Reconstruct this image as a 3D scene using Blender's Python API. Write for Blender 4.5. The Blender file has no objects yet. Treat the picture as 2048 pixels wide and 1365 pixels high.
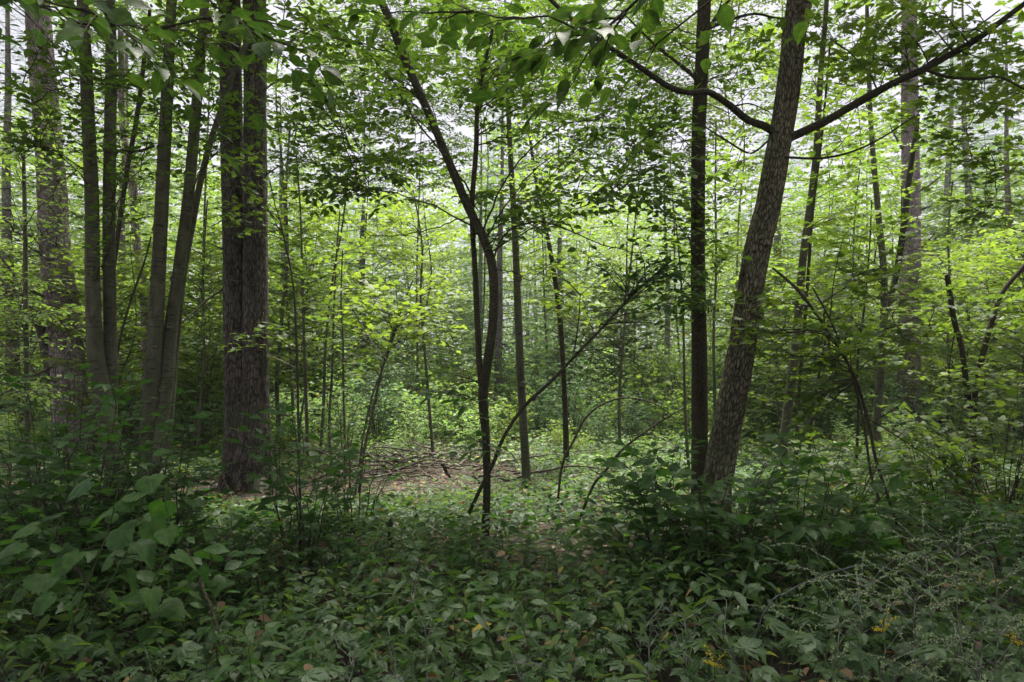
import bpy, math
import numpy as np
from mathutils import Matrix, Vector

R = np.random.default_rng(11)
scene = bpy.context.scene
COL = scene.collection

# ------------------------------------------------------------------ camera, sky, sun, exposure
FPX, HX, HY, CH = 1365.0, 1024.0, 740.0, 1.6          # focal length in photo pixels, vanishing point, eye height
cam_d = bpy.data.cameras.new("camera")
cam_d.sensor_width = 36.0
cam_d.lens = FPX / 2048 * 36
cam_d.shift_y = (HY - 682.5) / 2048
cam_d.clip_start = 0.05
cam_d.clip_end = 1000
cam = bpy.data.objects.new("camera", cam_d)
cam.location = (0, 0, CH)
cam.rotation_euler = (math.radians(90), 0, 0)
COL.objects.link(cam)
scene.camera = cam

SUN_EL, SUN_AZ = math.radians(68), math.radians(15)   # azimuth from +Y towards +X
world = bpy.data.worlds.new("World")
scene.world = world
world.use_nodes = True
wn, wl = world.node_tree.nodes, world.node_tree.links
wn.clear()
wo = wn.new("ShaderNodeOutputWorld")
bg = wn.new("ShaderNodeBackground")
bg.inputs["Strength"].default_value = 0.05
sky = wn.new("ShaderNodeTexSky")
sky.sky_type = 'NISHITA'
sky.sun_disc = False
sky.sun_elevation = SUN_EL
sky.sun_rotation = SUN_AZ
sky.dust_density = 4.0
tc = wn.new("ShaderNodeTexCoord")
cn = wn.new("ShaderNodeTexNoise")
cn.inputs["Scale"].default_value = 2.2
cn.inputs["Detail"].default_value = 6
cr = wn.new("ShaderNodeMapRange")
cr.inputs["From Min"].default_value = 0.3
cr.inputs["From Max"].default_value = 0.7
cr.inputs["To Min"].default_value = 0.88
cr.inputs["To Max"].default_value = 0.98
mx = wn.new("ShaderNodeMix")
mx.data_type = 'RGBA'
mx.inputs["B"].default_value = (5.0, 4.9, 5.5, 1)       # the thin overcast over the clearing
wl.new(tc.outputs["Generated"], cn.inputs["Vector"])
wl.new(cn.outputs["Fac"], cr.inputs["Value"])
wl.new(cr.outputs["Result"], mx.inputs["Factor"])
wl.new(sky.outputs["Color"], mx.inputs["A"])
wl.new(mx.outputs["Result"], bg.inputs["Color"])
wl.new(bg.outputs["Background"], wo.inputs["Surface"])

sun_d = bpy.data.lights.new("sun", 'SUN')
sun_d.energy = 5.0
sun_d.angle = math.radians(25)
sun_d.color = (1.0, 0.95, 0.87)
sun = bpy.data.objects.new("sun", sun_d)
d = Vector((math.sin(SUN_AZ) * math.cos(SUN_EL), math.cos(SUN_AZ) * math.cos(SUN_EL), math.sin(SUN_EL)))
sun.rotation_euler = d.to_track_quat('Z', 'Y').to_euler()
sun.location = (0, 0, 30)
COL.objects.link(sun)

scene.view_settings.view_transform = 'Standard'
scene.view_settings.look = 'None'
scene.view_settings.gamma = 1
scene.view_settings.use_curve_mapping = False
scene.view_settings.exposure = 2.0
scene.render.engine = 'CYCLES'
cy = scene.cycles
cy.max_bounces = 9
cy.diffuse_bounces = 6
cy.glossy_bounces = 2
cy.transmission_bounces = 5
cy.transparent_max_bounces = 4
cy.sample_clamp_indirect = 6
cy.caustics_reflective = False
cy.caustics_refractive = False
cy.use_denoising = True

# ------------------------------------------------------------------ helpers
def P(px, py, Y):
    """photo pixel at depth Y metres -> world point"""
    return np.array([(px - HX) / FPX * Y, Y, CH - (py - HY) / FPX * Y])

def to_px(p):
    Y = np.maximum(p[..., 1], 0.01)
    return HX + p[..., 0] / Y * FPX, HY - (p[..., 2] - CH) / Y * FPX

LAT = np.random.default_rng(3).random((64, 64))
def vnoise(x, y):
    """smooth value noise, periodic 64"""
    x = np.asarray(x, float); y = np.asarray(y, float)
    x0 = np.floor(x).astype(int); y0 = np.floor(y).astype(int)
    fx = x - x0; fy = y - y0
    fx = fx * fx * (3 - 2 * fx); fy = fy * fy * (3 - 2 * fy)
    a = LAT[x0 % 64, y0 % 64]; b = LAT[(x0 + 1) % 64, y0 % 64]
    c = LAT[x0 % 64, (y0 + 1) % 64]; d_ = LAT[(x0 + 1) % 64, (y0 + 1) % 64]
    return (a * (1 - fx) + b * fx) * (1 - fy) + (c * (1 - fx) + d_ * fx) * fy

def ground_z(x, y):
    x = np.asarray(x, float); y = np.asarray(y, float)
    near = np.clip((np.hypot(x, y) - 1.0) / 6, 0, 1)
    return near * (0.22 * (vnoise(x * 0.23 + 9, y * 0.23 + 5) - 0.5) + 0.07 * (vnoise(x * 1.1, y * 1.1) - 0.5)) \
        + 0.012 * np.clip(y - 25, 0, 200)

class Acc:
    """collects geometry; every vertex carries 'lc', its place on its own leaf or stem"""
    def __init__(s):
        s.v, s.lc, s.f, s.m, s.n = [], [], [], [], 0
    def add(s, v, lc, faces, mat=0):
        v = np.asarray(v, np.float32)
        s.v.append(v); s.lc.append(np.asarray(lc, np.float32))
        for fa in faces:
            fa = np.asarray(fa, np.int32)
            if len(fa):
                s.f.append(fa + s.n); s.m.append(np.full(len(fa), mat, np.int32))
        s.n += len(v)
    def mesh(s, name, mats, smooth=True):
        me = bpy.data.meshes.new(name)
        if s.n:
            v = np.concatenate(s.v); lc = np.concatenate(s.lc)
            loops = np.concatenate([f.ravel() for f in s.f])
            tot = np.concatenate([np.full(len(f), f.shape[1], np.int32) for f in s.f])
            st = np.concatenate([[0], np.cumsum(tot)[:-1]]).astype(np.int32)
            me.vertices.add(len(v)); me.vertices.foreach_set("co", v.ravel())
            me.loops.add(len(loops)); me.loops.foreach_set("vertex_index", loops)
            me.polygons.add(len(tot)); me.polygons.foreach_set("loop_start", st); me.polygons.foreach_set("loop_total", tot)
            if len(mats) > 1:
                me.polygons.foreach_set("material_index", np.concatenate(s.m))
            me.polygons.foreach_set("use_smooth", np.full(len(tot), smooth))
            a = me.attributes.new("lc", 'FLOAT_VECTOR', 'POINT')
            a.data.foreach_set("vector", lc.ravel())
            me.update(calc_edges=True)
        for m in mats:
            me.materials.append(m)
        return me
    def obj(s, name, mats, parent=None, smooth=True):
        o = bpy.data.objects.new(name, s.mesh(name, mats if isinstance(mats, list) else [mats], smooth))
        COL.objects.link(o)
        if parent is not None:
            o.parent = parent
            o.location = -Vector(parent.location)
        return o

def tag(o, label=None, cat=None, group=None, kind=None):
    if label: o["label"] = label
    if cat: o["category"] = cat
    if group: o["group"] = group
    if kind: o["kind"] = kind
    return o

def thing(name, label, cat, loc, group=None):
    o = bpy.data.objects.new(name, None)
    o.empty_display_size = 0.1
    o.location = tuple(float(c) for c in loc)
    COL.objects.link(o)
    return tag(o, label, cat, group)

def norm(v):
    return v / np.maximum(np.linalg.norm(v, axis=-1, keepdims=True), 1e-9)

def catmull(pts, n):
    pts = np.asarray(pts, float)
    if len(pts) == 2:
        t = np.linspace(0, 1, n)[:, None]
        return pts[0] * (1 - t) + pts[1] * t
    p = np.vstack([2 * pts[0] - pts[1], pts, 2 * pts[-1] - pts[-2]])
    seg = np.linalg.norm(np.diff(pts[:, :3], axis=0), axis=1)
    u = np.concatenate([[0], np.cumsum(seg)]); u /= u[-1]
    t = np.linspace(0, 1, n)
    i = np.clip(np.searchsorted(u, t, side="right") - 1, 0, len(pts) - 2)
    w = ((t - u[i]) / (u[i + 1] - u[i]))[:, None]
    a, b, c, e = p[i], p[i + 1], p[i + 2], p[i + 3]
    return 0.5 * (2 * b + (c - a) * w + (2 * a - 5 * b + 4 * c - e) * w ** 2 + (3 * b - a - 3 * c + e) * w ** 3)

def tube(acc, pts, rad, sides=5, mat=0, disp=None, cap=True):
    pts = np.asarray(pts, float); n = len(pts)
    rad = np.broadcast_to(np.asarray(rad, float), (n,))
    tan = norm(np.gradient(pts, axis=0))
    ref = np.array([1.0, 0, 0]) if abs(tan[0, 0]) < 0.8 else np.array([0, 1.0, 0])
    e1 = norm(ref - (tan @ ref)[:, None] * tan)
    e2 = np.cross(tan, e1)
    s = np.concatenate([[0], np.cumsum(np.linalg.norm(np.diff(pts, axis=0), axis=1))])
    a = np.arange(sides) / sides * 2 * math.pi
    A, S = np.meshgrid(a, s)
    RR = np.repeat(rad[:, None], sides, 1)
    if disp is not None:
        RR = RR + disp(A, S, RR)
    v = pts[:, None, :] + e1[:, None, :] * (RR * np.cos(A))[..., None] + e2[:, None, :] * (RR * np.sin(A))[..., None]
    r0 = rad.mean()
    lc = np.stack([np.cos(A) * r0, np.sin(A) * r0, S], -1)
    i, j = np.meshgrid(np.arange(n - 1), np.arange(sides), indexing="ij")
    k = (j + 1) % sides
    f = np.stack([i * sides + j, i * sides + k, (i + 1) * sides + k, (i + 1) * sides + j], -1).reshape(-1, 4)
    v = v.reshape(-1, 3); lc = lc.reshape(-1, 3)
    fs = [f]
    if cap:
        v = np.vstack([v, pts[-1:]]); lc = np.vstack([lc, [[0, 0, s[-1]]]])
        j = np.arange(sides)
        fs.append(np.stack([(n - 1) * sides + j, (n - 1) * sides + (j + 1) % sides, np.full(sides, n * sides)], -1))
    acc.add(v, lc, fs, mat)

# ------------------------------------------------------------------ materials
def new_mat(name):
    m = bpy.data.materials.new(name)
    m.use_nodes = True
    nt = m.node_tree
    nt.nodes.clear()
    return m, nt.nodes, nt.links, nt.nodes.new("ShaderNodeOutputMaterial")

def ramp(N, stops):
    r = N.new("ShaderNodeValToRGB")
    el = r.color_ramp.elements
    while len(el) < len(stops): el.new(0.5)
    for e, (p, c) in zip(el, stops):
        e.position = p; e.color = (*c, 1)
    return r

def math_node(N, L, op, a, b=None):
    n = N.new("ShaderNodeMath"); n.operation = op
    for i, x in enumerate((a, b)):
        if x is None: continue
        if isinstance(x, (int, float)): n.inputs[i].default_value = x
        else: L.new(x, n.inputs[i])
    return n.outputs[0]

def leaf_mat(name, cols, trans, tfac=0.45, rough=0.5, veins=True, odd=None, spec=0.3):
    """cols: reflectance ramp over single leaves; trans: light through the leaf; odd: colour of a few stray leaves"""
    m, N, L, out = new_mat(name)
    geo = N.new("ShaderNodeNewGeometry"); oi = N.new("ShaderNodeObjectInfo")
    rnd = math_node(N, L, 'FRACT', math_node(N, L, 'ADD', geo.outputs["Random Per Island"], math_node(N, L, 'MULTIPLY', oi.outputs["Random"], 7.31)))
    n = len(cols)
    stops = [(i / (n - 1) * 0.93, c) for i, c in enumerate(cols)]
    if odd: stops += [(0.965, cols[-1]), (0.985, odd)]
    rp = ramp(N, stops)
    L.new(rnd, rp.inputs[0])
    col = rp.outputs[0]
    tmul = N.new("ShaderNodeMix"); tmul.data_type = 'RGBA'; tmul.blend_type = 'MULTIPLY'; tmul.inputs["Factor"].default_value = 1
    L.new(col, tmul.inputs["A"]); tmul.inputs["B"].default_value = (*trans, 1)
    pr = N.new("ShaderNodeBsdfPrincipled")
    pr.inputs["Roughness"].default_value = rough
    pr.inputs["Specular IOR Level"].default_value = spec
    if veins:
        at = N.new("ShaderNodeAttribute"); at.attribute_name = "lc"
        sp = N.new("ShaderNodeSeparateXYZ"); L.new(at.outputs["Vector"], sp.inputs[0])
        ax = math_node(N, L, 'ABSOLUTE', sp.outputs[0])
        rib = math_node(N, L, 'LESS_THAN', ax, 0.012)
        w = math_node(N, L, 'FRACT', math_node(N, L, 'MULTIPLY', math_node(N, L, 'SUBTRACT', sp.outputs[1], math_node(N, L, 'MULTIPLY', ax, 0.75)), 9.0))
        lat = math_node(N, L, 'LESS_THAN', w, 0.10)
        v = math_node(N, L, 'MAXIMUM', rib, math_node(N, L, 'MULTIPLY', lat, 0.45))
        vm = N.new("ShaderNodeMix"); vm.data_type = 'RGBA'
        L.new(math_node(N, L, 'MULTIPLY', v, 0.4), vm.inputs["Factor"])
        L.new(col, vm.inputs["A"])
        vm.inputs["B"].default_value = (0.11, 0.16, 0.06, 1)
        # chewed and browned spots, different on every leaf
        off = N.new("ShaderNodeVectorMath"); off.operation = 'MULTIPLY_ADD'; L.new(at.outputs["Vector"], off.inputs[0]); off.inputs[1].default_value = (1, 1, 1)
        cb = N.new("ShaderNodeCombineXYZ"); L.new(math_node(N, L, 'MULTIPLY', rnd, 37.0), cb.inputs[0]); L.new(math_node(N, L, 'MULTIPLY', rnd, 91.0), cb.inputs[1]); L.new(cb.outputs[0], off.inputs[2])
        sn = N.new("ShaderNodeTexNoise"); sn.inputs["Scale"].default_value = 3.5; sn.inputs["Detail"].default_value = 4; L.new(off.outputs[0], sn.inputs["Vector"])
        sk = N.new("ShaderNodeMapRange"); sk.inputs["From Min"].default_value = 0.6; sk.inputs["From Max"].default_value = 0.70; sk.inputs["To Max"].default_value = 0.8; L.new(sn.outputs["Fac"], sk.inputs["Value"])
        tn = N.new("ShaderNodeMapRange"); tn.inputs["From Min"].default_value = 0.35; tn.inputs["From Max"].default_value = 0.65; tn.inputs["To Min"].default_value = 0.72; tn.inputs["To Max"].default_value = 1.3; L.new(sn.outputs["Fac"], tn.inputs["Value"])
        ts = N.new("ShaderNodeVectorMath"); ts.operation = 'SCALE'; L.new(vm.outputs["Result"], ts.inputs[0]); L.new(tn.outputs[0], ts.inputs["Scale"])
        sm = N.new("ShaderNodeMix"); sm.data_type = 'RGBA'; L.new(sk.outputs[0], sm.inputs["Factor"]); L.new(ts.outputs[0], sm.inputs["A"]); sm.inputs["B"].default_value = (0.10, 0.075, 0.025, 1)
        L.new(sm.outputs["Result"], pr.inputs["Base Color"]); L.new(sm.outputs["Result"], tmul.inputs["A"])
        bmp = N.new("ShaderNodeBump"); bmp.inputs["Strength"].default_value = 0.12; bmp.inputs["Distance"].default_value = 0.004
        tri = math_node(N, L, 'ABSOLUTE', math_node(N, L, 'SUBTRACT', w, 0.5))
        L.new(math_node(N, L, 'SUBTRACT', 0.5, tri), bmp.inputs["Height"])
        L.new(bmp.outputs[0], pr.inputs["Normal"])
    else:
        L.new(col, pr.inputs["Base Color"])
    tr = N.new("ShaderNodeBsdfTranslucent"); L.new(tmul.outputs["Result"], tr.inputs["Color"])
    ms = N.new("ShaderNodeMixShader"); ms.inputs[0].default_value = tfac
    L.new(pr.outputs[0], ms.inputs[1]); L.new(tr.outputs[0], ms.inputs[2])
    L.new(ms.outputs[0], out.inputs["Surface"])
    return m

def bark_mat(name, c0, c1, c2, sx=20, sz=5, bump=0.6, dist=0.01, lichen=None, rings=0.0, crack=1.0):
    m, N, L, out = new_mat(name)
    at = N.new("ShaderNodeAttribute"); at.attribute_name = "lc"
    mp = N.new("ShaderNodeMapping"); mp.inputs["Scale"].default_value = (sx, sx, sz)
    L.new(at.outputs["Vector"], mp.inputs["Vector"])
    nz = N.new("ShaderNodeTexNoise"); nz.inputs["Scale"].default_value = 1.0; nz.inputs["Detail"].default_value = 6; nz.inputs["Distortion"].default_value = 0.6
    L.new(mp.outputs[0], nz.inputs["Vector"])
    vo = N.new("ShaderNodeTexVoronoi"); vo.feature = 'DISTANCE_TO_EDGE'; vo.inputs["Scale"].default_value = 1.7
    wv = N.new("ShaderNodeVectorMath"); wv.operation = 'MULTIPLY_ADD'
    L.new(nz.outputs["Color"], wv.inputs[0]); wv.inputs[1].default_value = (0.8, 0.8, 0.8); L.new(mp.outputs[0], wv.inputs[2])
    L.new(wv.outputs[0], vo.inputs["Vector"])
    h = math_node(N, L, 'ADD', math_node(N, L, 'MULTIPLY', math_node(N, L, 'MINIMUM', vo.outputs["Distance"], 0.25), 2.4 * crack), math_node(N, L, 'MULTIPLY', nz.outputs["Fac"], 0.55 + 0.75 * (1 - crack)))
    rp = ramp(N, [(0.25, c0), (0.55, c1), (0.95, c2)])
    L.new(h, rp.inputs[0])
    col = rp.outputs[0]
    if rings:
        rg = N.new("ShaderNodeMapping"); rg.inputs["Scale"].default_value = (9, 9, 55)
        L.new(at.outputs["Vector"], rg.inputs["Vector"])
        n2 = N.new("ShaderNodeTexNoise"); n2.inputs["Scale"].default_value = 1; n2.inputs["Detail"].default_value = 2
        L.new(rg.outputs[0], n2.inputs["Vector"])
        k = N.new("ShaderNodeMapRange"); k.inputs["From Min"].default_value = 0.58; k.inputs["From Max"].default_value = 0.66; k.inputs["To Max"].default_value = rings
        L.new(n2.outputs["Fac"], k.inputs["Value"])
        mm = N.new("ShaderNodeMix"); mm.data_type = 'RGBA'; L.new(k.outputs[0], mm.inputs["Factor"]); L.new(col, mm.inputs["A"]); mm.inputs["B"].default_value = (*c0, 1)
        col = mm.outputs["Result"]
    if lichen:
        n3 = N.new("ShaderNodeTexNoise"); n3.inputs["Scale"].default_value = 6; n3.inputs["Detail"].default_value = 8; n3.inputs["Roughness"].default_value = 0.7
        L.new(at.outputs["Vector"], n3.inputs["Vector"])
        k = N.new("ShaderNodeMapRange"); k.inputs["From Min"].default_value = 0.52; k.inputs["From Max"].default_value = 0.68; k.inputs["To Max"].default_value = 0.65
        L.new(n3.outputs["Fac"], k.inputs["Value"])
        mm = N.new("ShaderNodeMix"); mm.data_type = 'RGBA'; L.new(k.outputs[0], mm.inputs["Factor"]); L.new(col, mm.inputs["A"]); mm.inputs["B"].default_value = (*lichen, 1)
        col = mm.outputs["Result"]
    # damp streaks and weathered patches, and moss that thins out with height
    big = N.new("ShaderNodeMapping"); big.inputs["Scale"].default_value = (9, 9, 0.9); L.new(at.outputs["Vector"], big.inputs["Vector"])
    n5 = N.new("ShaderNodeTexNoise"); n5.inputs["Scale"].default_value = 1.0; n5.inputs["Detail"].default_value = 4; L.new(big.outputs[0], n5.inputs["Vector"])
    k5 = N.new("ShaderNodeMapRange"); k5.inputs["From Min"].default_value = 0.3; k5.inputs["From Max"].default_value = 0.7; k5.inputs["To Min"].default_value = 0.62; k5.inputs["To Max"].default_value = 1.35
    L.new(n5.outputs["Fac"], k5.inputs["Value"])
    vm5 = N.new("ShaderNodeVectorMath"); vm5.operation = 'SCALE'; L.new(col, vm5.inputs[0]); L.new(k5.outputs[0], vm5.inputs["Scale"])
    sp5 = N.new("ShaderNodeSeparateXYZ"); L.new(at.outputs["Vector"], sp5.inputs[0])
    hz = N.new("ShaderNodeMapRange"); hz.inputs["From Min"].default_value = 0.1; hz.inputs["From Max"].default_value = 2.6; hz.inputs["To Min"].default_value = 0.5; hz.inputs["To Max"].default_value = 0.12
    L.new(sp5.outputs[2], hz.inputs["Value"])
    n6 = N.new("ShaderNodeTexNoise"); n6.inputs["Scale"].default_value = 5; n6.inputs["Detail"].default_value = 6; L.new(at.outputs["Vector"], n6.inputs["Vector"])
    k6 = N.new("ShaderNodeMapRange"); k6.inputs["From Min"].default_value = 0.48; k6.inputs["From Max"].default_value = 0.6; L.new(n6.outputs["Fac"], k6.inputs["Value"])
    m6 = N.new("ShaderNodeMix"); m6.data_type = 'RGBA'; L.new(math_node(N, L, 'MULTIPLY', k6.outputs[0], hz.outputs[0]), m6.inputs["Factor"])
    L.new(vm5.outputs[0], m6.inputs["A"]); m6.inputs["B"].default_value = (0.035, 0.05, 0.018, 1)
    col = m6.outputs["Result"]
    pr = N.new("ShaderNodeBsdfPrincipled"); pr.inputs["Roughness"].default_value = 0.9; pr.inputs["Specular IOR Level"].default_value = 0.25
    L.new(col, pr.inputs["Base Color"])
    b = N.new("ShaderNodeBump"); b.inputs["Strength"].default_value = bump; b.inputs["Distance"].default_value = dist
    L.new(h, b.inputs["Height"]); L.new(b.outputs[0], pr.inputs["Normal"])
    L.new(pr.outputs[0], out.inputs["Surface"])
    return m

B_PINE = bark_mat("pine_bark", (0.016, 0.013, 0.012), (0.062, 0.049, 0.044), (0.135, 0.112, 0.104), 26, 5.5, 0.9, 0.02, lichen=(0.13, 0.13, 0.12))
B_PINE2 = bark_mat("grey_pine_bark", (0.07, 0.056, 0.055), (0.20, 0.16, 0.165), (0.33, 0.275, 0.285), 22, 6, 0.8, 0.02)
B_RIDGE = bark_mat("ridged_bark", (0.014, 0.012, 0.008), (0.085, 0.074, 0.05), (0.21, 0.19, 0.135), 34, 8, 1.0, 0.014, lichen=(0.09, 0.10, 0.06))
B_DARK = bark_mat("dark_bark", (0.012, 0.010, 0.007), (0.038, 0.032, 0.021), (0.085, 0.072, 0.047), 55, 22, 0.9, 0.008, lichen=(0.06, 0.065, 0.03))
B_SMOOTH = bark_mat("smooth_grey_bark", (0.028, 0.026, 0.018), (0.075, 0.072, 0.05), (0.125, 0.12, 0.088), 14, 5, 0.25, 0.004, lichen=(0.075, 0.085, 0.045), rings=0.9, crack=0.0)
B_TWIG = bark_mat("twig_bark", (0.02, 0.016, 0.012), (0.045, 0.038, 0.028), (0.08, 0.07, 0.05), 60, 30, 0.3, 0.002)
B_DEAD = bark_mat("dead_wood", (0.04, 0.032, 0.026), (0.12, 0.098, 0.08), (0.22, 0.19, 0.165), 30, 8, 0.6, 0.006)
B_PALE = bark_mat("pale_stem", (0.07, 0.075, 0.06), (0.15, 0.16, 0.13), (0.26, 0.27, 0.23), 30, 12, 0.2, 0.002)
B_GREEN = bark_mat("green_stem", (0.03, 0.045, 0.012), (0.06, 0.09, 0.025), (0.09, 0.12, 0.04), 30, 12, 0.2, 0.002)
B_CANE = bark_mat("purple_cane", (0.06, 0.06, 0.075), (0.11, 0.11, 0.14), (0.17, 0.17, 0.2), 30, 12, 0.2, 0.002)

YEL = (0.32, 0.26, 0.02)
L_ELM = leaf_mat("elm_leaf", [(0.034, 0.068, 0.016), (0.048, 0.09, 0.020), (0.068, 0.115, 0.022)], (2.3, 2.4, 0.8), 0.5, 0.5)
L_BIG_SHADED = leaf_mat("shaded_toothed_elm_leaf", [(0.026, 0.056, 0.014), (0.036, 0.072, 0.017), (0.05, 0.092, 0.02)], (1.7, 1.9, 0.8), 0.42, 0.45)  # underlit leaves: shade put into a darker, less translucent elm colour
L_MAPLE = leaf_mat("maple_leaf", [(0.052, 0.098, 0.022), (0.078, 0.132, 0.028), (0.112, 0.165, 0.034)], (1.9, 1.9, 0.8), 0.48, 0.55)
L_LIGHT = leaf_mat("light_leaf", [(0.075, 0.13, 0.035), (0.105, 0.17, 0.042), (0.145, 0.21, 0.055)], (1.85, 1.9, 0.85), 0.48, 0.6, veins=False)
L_YELLOW = leaf_mat("yellow_green_leaf", [(0.085, 0.14, 0.03), (0.115, 0.175, 0.036), (0.15, 0.205, 0.042)], (1.8, 1.8, 0.8), 0.48, 0.55)
L_CONIFER = leaf_mat("conifer_needle", [(0.045, 0.10, 0.04), (0.07, 0.13, 0.055), (0.09, 0.16, 0.065)], (1.6, 1.7, 1.1), 0.35, 0.6, veins=False)
L_CREEPER = leaf_mat("creeper_leaf", [(0.032, 0.068, 0.027), (0.046, 0.09, 0.034), (0.066, 0.115, 0.048)], (1.6, 1.8, 1.0), 0.33, 0.5, spec=0.32)
L_SHRUB = leaf_mat("shrub_leaf", [(0.028, 0.075, 0.018), (0.042, 0.10, 0.022), (0.055, 0.115, 0.034)], (1.8, 2.1, 0.9), 0.38, 0.48, spec=0.32)
L_GRAPE = leaf_mat("grape_leaf", [(0.028, 0.075, 0.018), (0.038, 0.09, 0.02), (0.05, 0.11, 0.024)], (1.9, 2.4, 0.8), 0.4, 0.6)
L_HERB = leaf_mat("herb_leaf", [(0.045, 0.09, 0.022), (0.068, 0.12, 0.03), (0.095, 0.15, 0.035)], (1.9, 2.0, 0.8), 0.45, 0.75, veins=False, odd=(0.3, 0.22, 0.1))
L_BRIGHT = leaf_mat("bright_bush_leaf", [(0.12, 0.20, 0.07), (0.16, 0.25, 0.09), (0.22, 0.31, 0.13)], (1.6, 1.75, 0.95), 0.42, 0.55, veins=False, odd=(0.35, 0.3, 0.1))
L_DRY = leaf_mat("dry_leaf", [(0.11, 0.06, 0.035), (0.19, 0.12, 0.07), (0.27, 0.20, 0.13)], (1.4, 1.0, 0.6), 0.25, 0.7, veins=False)
L_GOLD = leaf_mat("goldenrod_flower", [(0.5, 0.42, 0.03), (0.6, 0.5, 0.05)], (1.2, 1.1, 0.5), 0.3, 0.6, veins=False)
L_SEED = leaf_mat("seed_bead", [(0.24, 0.32, 0.17), (0.32, 0.40, 0.22)], (1.4, 1.4, 0.8), 0.3, 0.6, veins=False)

# ------------------------------------------------------------------ leaf shapes (unit length along +y, normal +z)
def strip_leaf(st, fold=0.18, droop=0.18, saw=0.0, asym=0.0):
    """st: (y, half width) stations between base and tip"""
    v = [(0, 0, 0)]; f3, f4 = [], []
    for i, (y, w) in enumerate(st):
        s = saw * (1 if i % 2 else -1) * w
        z = -droop * y * y
        v += [(-(w + s) * (1 + asym), y + (0.03 if saw else 0) * (i % 2), z + fold * w), (0, y, z), (w + s, y + (0.03 if saw else 0) * (i % 2), z + fold * w)]
    v.append((0, 1, -droop))
    n = len(st)
    f3 += [(0, 2, 1), (0, 3, 2)]
    for i in range(n - 1):
        a = 1 + 3 * i; b = a + 3
        f4 += [(a, a + 1, b + 1, b), (a + 1, a + 2, b + 2, b + 1)]
    a = 1 + 3 * (n - 1); t = len(v) - 1
    f3 += [(a, a + 1, t), (a + 1, a + 2, t)]
    return np.array(v, float), np.array(v, float), [np.array(f3), np.array(f4).reshape(-1, 4)]

def fan_leaf(outline, cup=0.1, c=(0, 0.3)):
    o = np.array(outline, float)
    r = np.hypot(o[:, 0] - c[0], o[:, 1] - c[1])
    z = cup * 0.4 * np.abs(o[:, 0]) - cup * r * r * 1.5
    v = np.vstack([[c[0], c[1], 0.0], np.column_stack([o, z])])
    n = len(o)
    f = np.array([(0, 1 + i, 1 + (i + 1) % n) for i in range(n)])
    return v, v.copy(), [f]

def mirror(h):
    h = list(h)
    return h + [(-x, y) for x, y in reversed(h) if abs(x) > 1e-6]

OV_HI = strip_leaf([(0.06, .09), (.13, .17), (.22, .225), (.32, .26), (.42, .27), (.52, .26), (.62, .23), (.72, .175), (.82, .11), (.91, .05)], saw=0.06, asym=0.06)
OV_LO = strip_leaf([(0.15, .19), (.42, .28), (.75, .15)])
OV_4 = strip_leaf([(0.38, .30)])
_v = np.array([(0, 0, 0), (-.29, .42, .07), (0, 1, -.08), (.29, .42, .07)], float)
OV_2 = (_v, _v.copy(), [np.array([(0, 2, 1), (0, 3, 2)])])
LANCE = strip_leaf([(0.2, .12), (.5, .15), (.8, .08)], droop=0.35)
# maple outline, counter-clockwise from the stalk
MAPLE_HI = fan_leaf(mirror([(0, 0.0), (.16, .02), (.36, -.06), (.31, .08), (.50, .13), (.40, .20), (.62, .42), (.42, .42), (.44, .52), (.26, .47), (.22, .55), (.30, .74), (.15, .74), (0.0, 1.0)])[::1])
MAPLE_LO = fan_leaf(mirror([(0, 0.02), (.33, -.05), (.30, .12), (.6, .42), (.27, .46), (.24, .75), (0.0, 1.0)]))
_g = []
for i in range(17):
    a = -0.42 * math.pi + i / 16 * (0.92 * math.pi)
    r = (0.50 + 0.06 * math.cos(3 * (a - math.pi / 2) * 1.0)) * (1.06 if i % 2 else 0.93)
    _g.append((r * math.cos(a), 0.42 + r * math.sin(a)))
GRAPE = fan_leaf(mirror([(0, 0.14)] + _g + [(0, 1.03)]), cup=0.22, c=(0, 0.35))

def rot_z(v, a):
    c, s = math.cos(a), math.sin(a)
    return np.column_stack([v[:, 0] * c - v[:, 1] * s, v[:, 0] * s + v[:, 1] * c, v[:, 2]])

def compound(base, spec):
    """spec: (angle, scale, x, y) of each leaflet"""
    V, LC, F3, F4, n = [], [], [], [], 0
    for a, s, x, y in spec:
        v, lc, fs = base
        w = rot_z(v * s, a) + np.array([x, y, 0])
        w[:, 2] -= 0.12 * np.hypot(w[:, 0], w[:, 1]) ** 2
        V.append(w); LC.append(lc)
        for f in fs:
            if len(f): (F3 if f.shape[1] == 3 else F4).append(f + n)
        n += len(v)
    return np.vstack(V), np.vstack(LC), [np.vstack(F3)] + ([np.vstack(F4)] if F4 else [])

PALM5 = [(0, .62, 0, 0), (.75, .56, 0, 0), (-.75, .56, 0, 0), (1.6, .40, 0, 0), (-1.6, .40, 0, 0)]
CREEPER_HI = compound(OV_HI, PALM5)
CREEPER = compound(OV_LO, PALM5)
CREEPER_4 = compound(OV_2, PALM5)
PINNATE = compound(OV_LO, [(0, .40, 0, .62), (.9, .36, 0, .55), (-.9, .36, 0, .55), (1.0, .34, 0, .3), (-1.0, .34, 0, .3), (1.1, .28, 0, .1), (-1.1, .28, 0, .1)])
NEEDLE = compound(strip_leaf([(0.5, .035)], fold=0.0, droop=0.1), [(a, s, 0, y) for a, s, y in [(0, .5, .5), (.7, .5, .1), (-.7, .5, .1), (.5, .5, .3), (-.5, .5, .3), (.9, .4, 0), (-.9, .4, 0), (.3, .5, .45), (-.3, .5, .45)]])

def frames(dirs, nrm):
    y = norm(dirs)
    z = norm(nrm - (nrm * y).sum(-1, keepdims=True) * y)
    return np.cross(y, z), y, z

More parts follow.
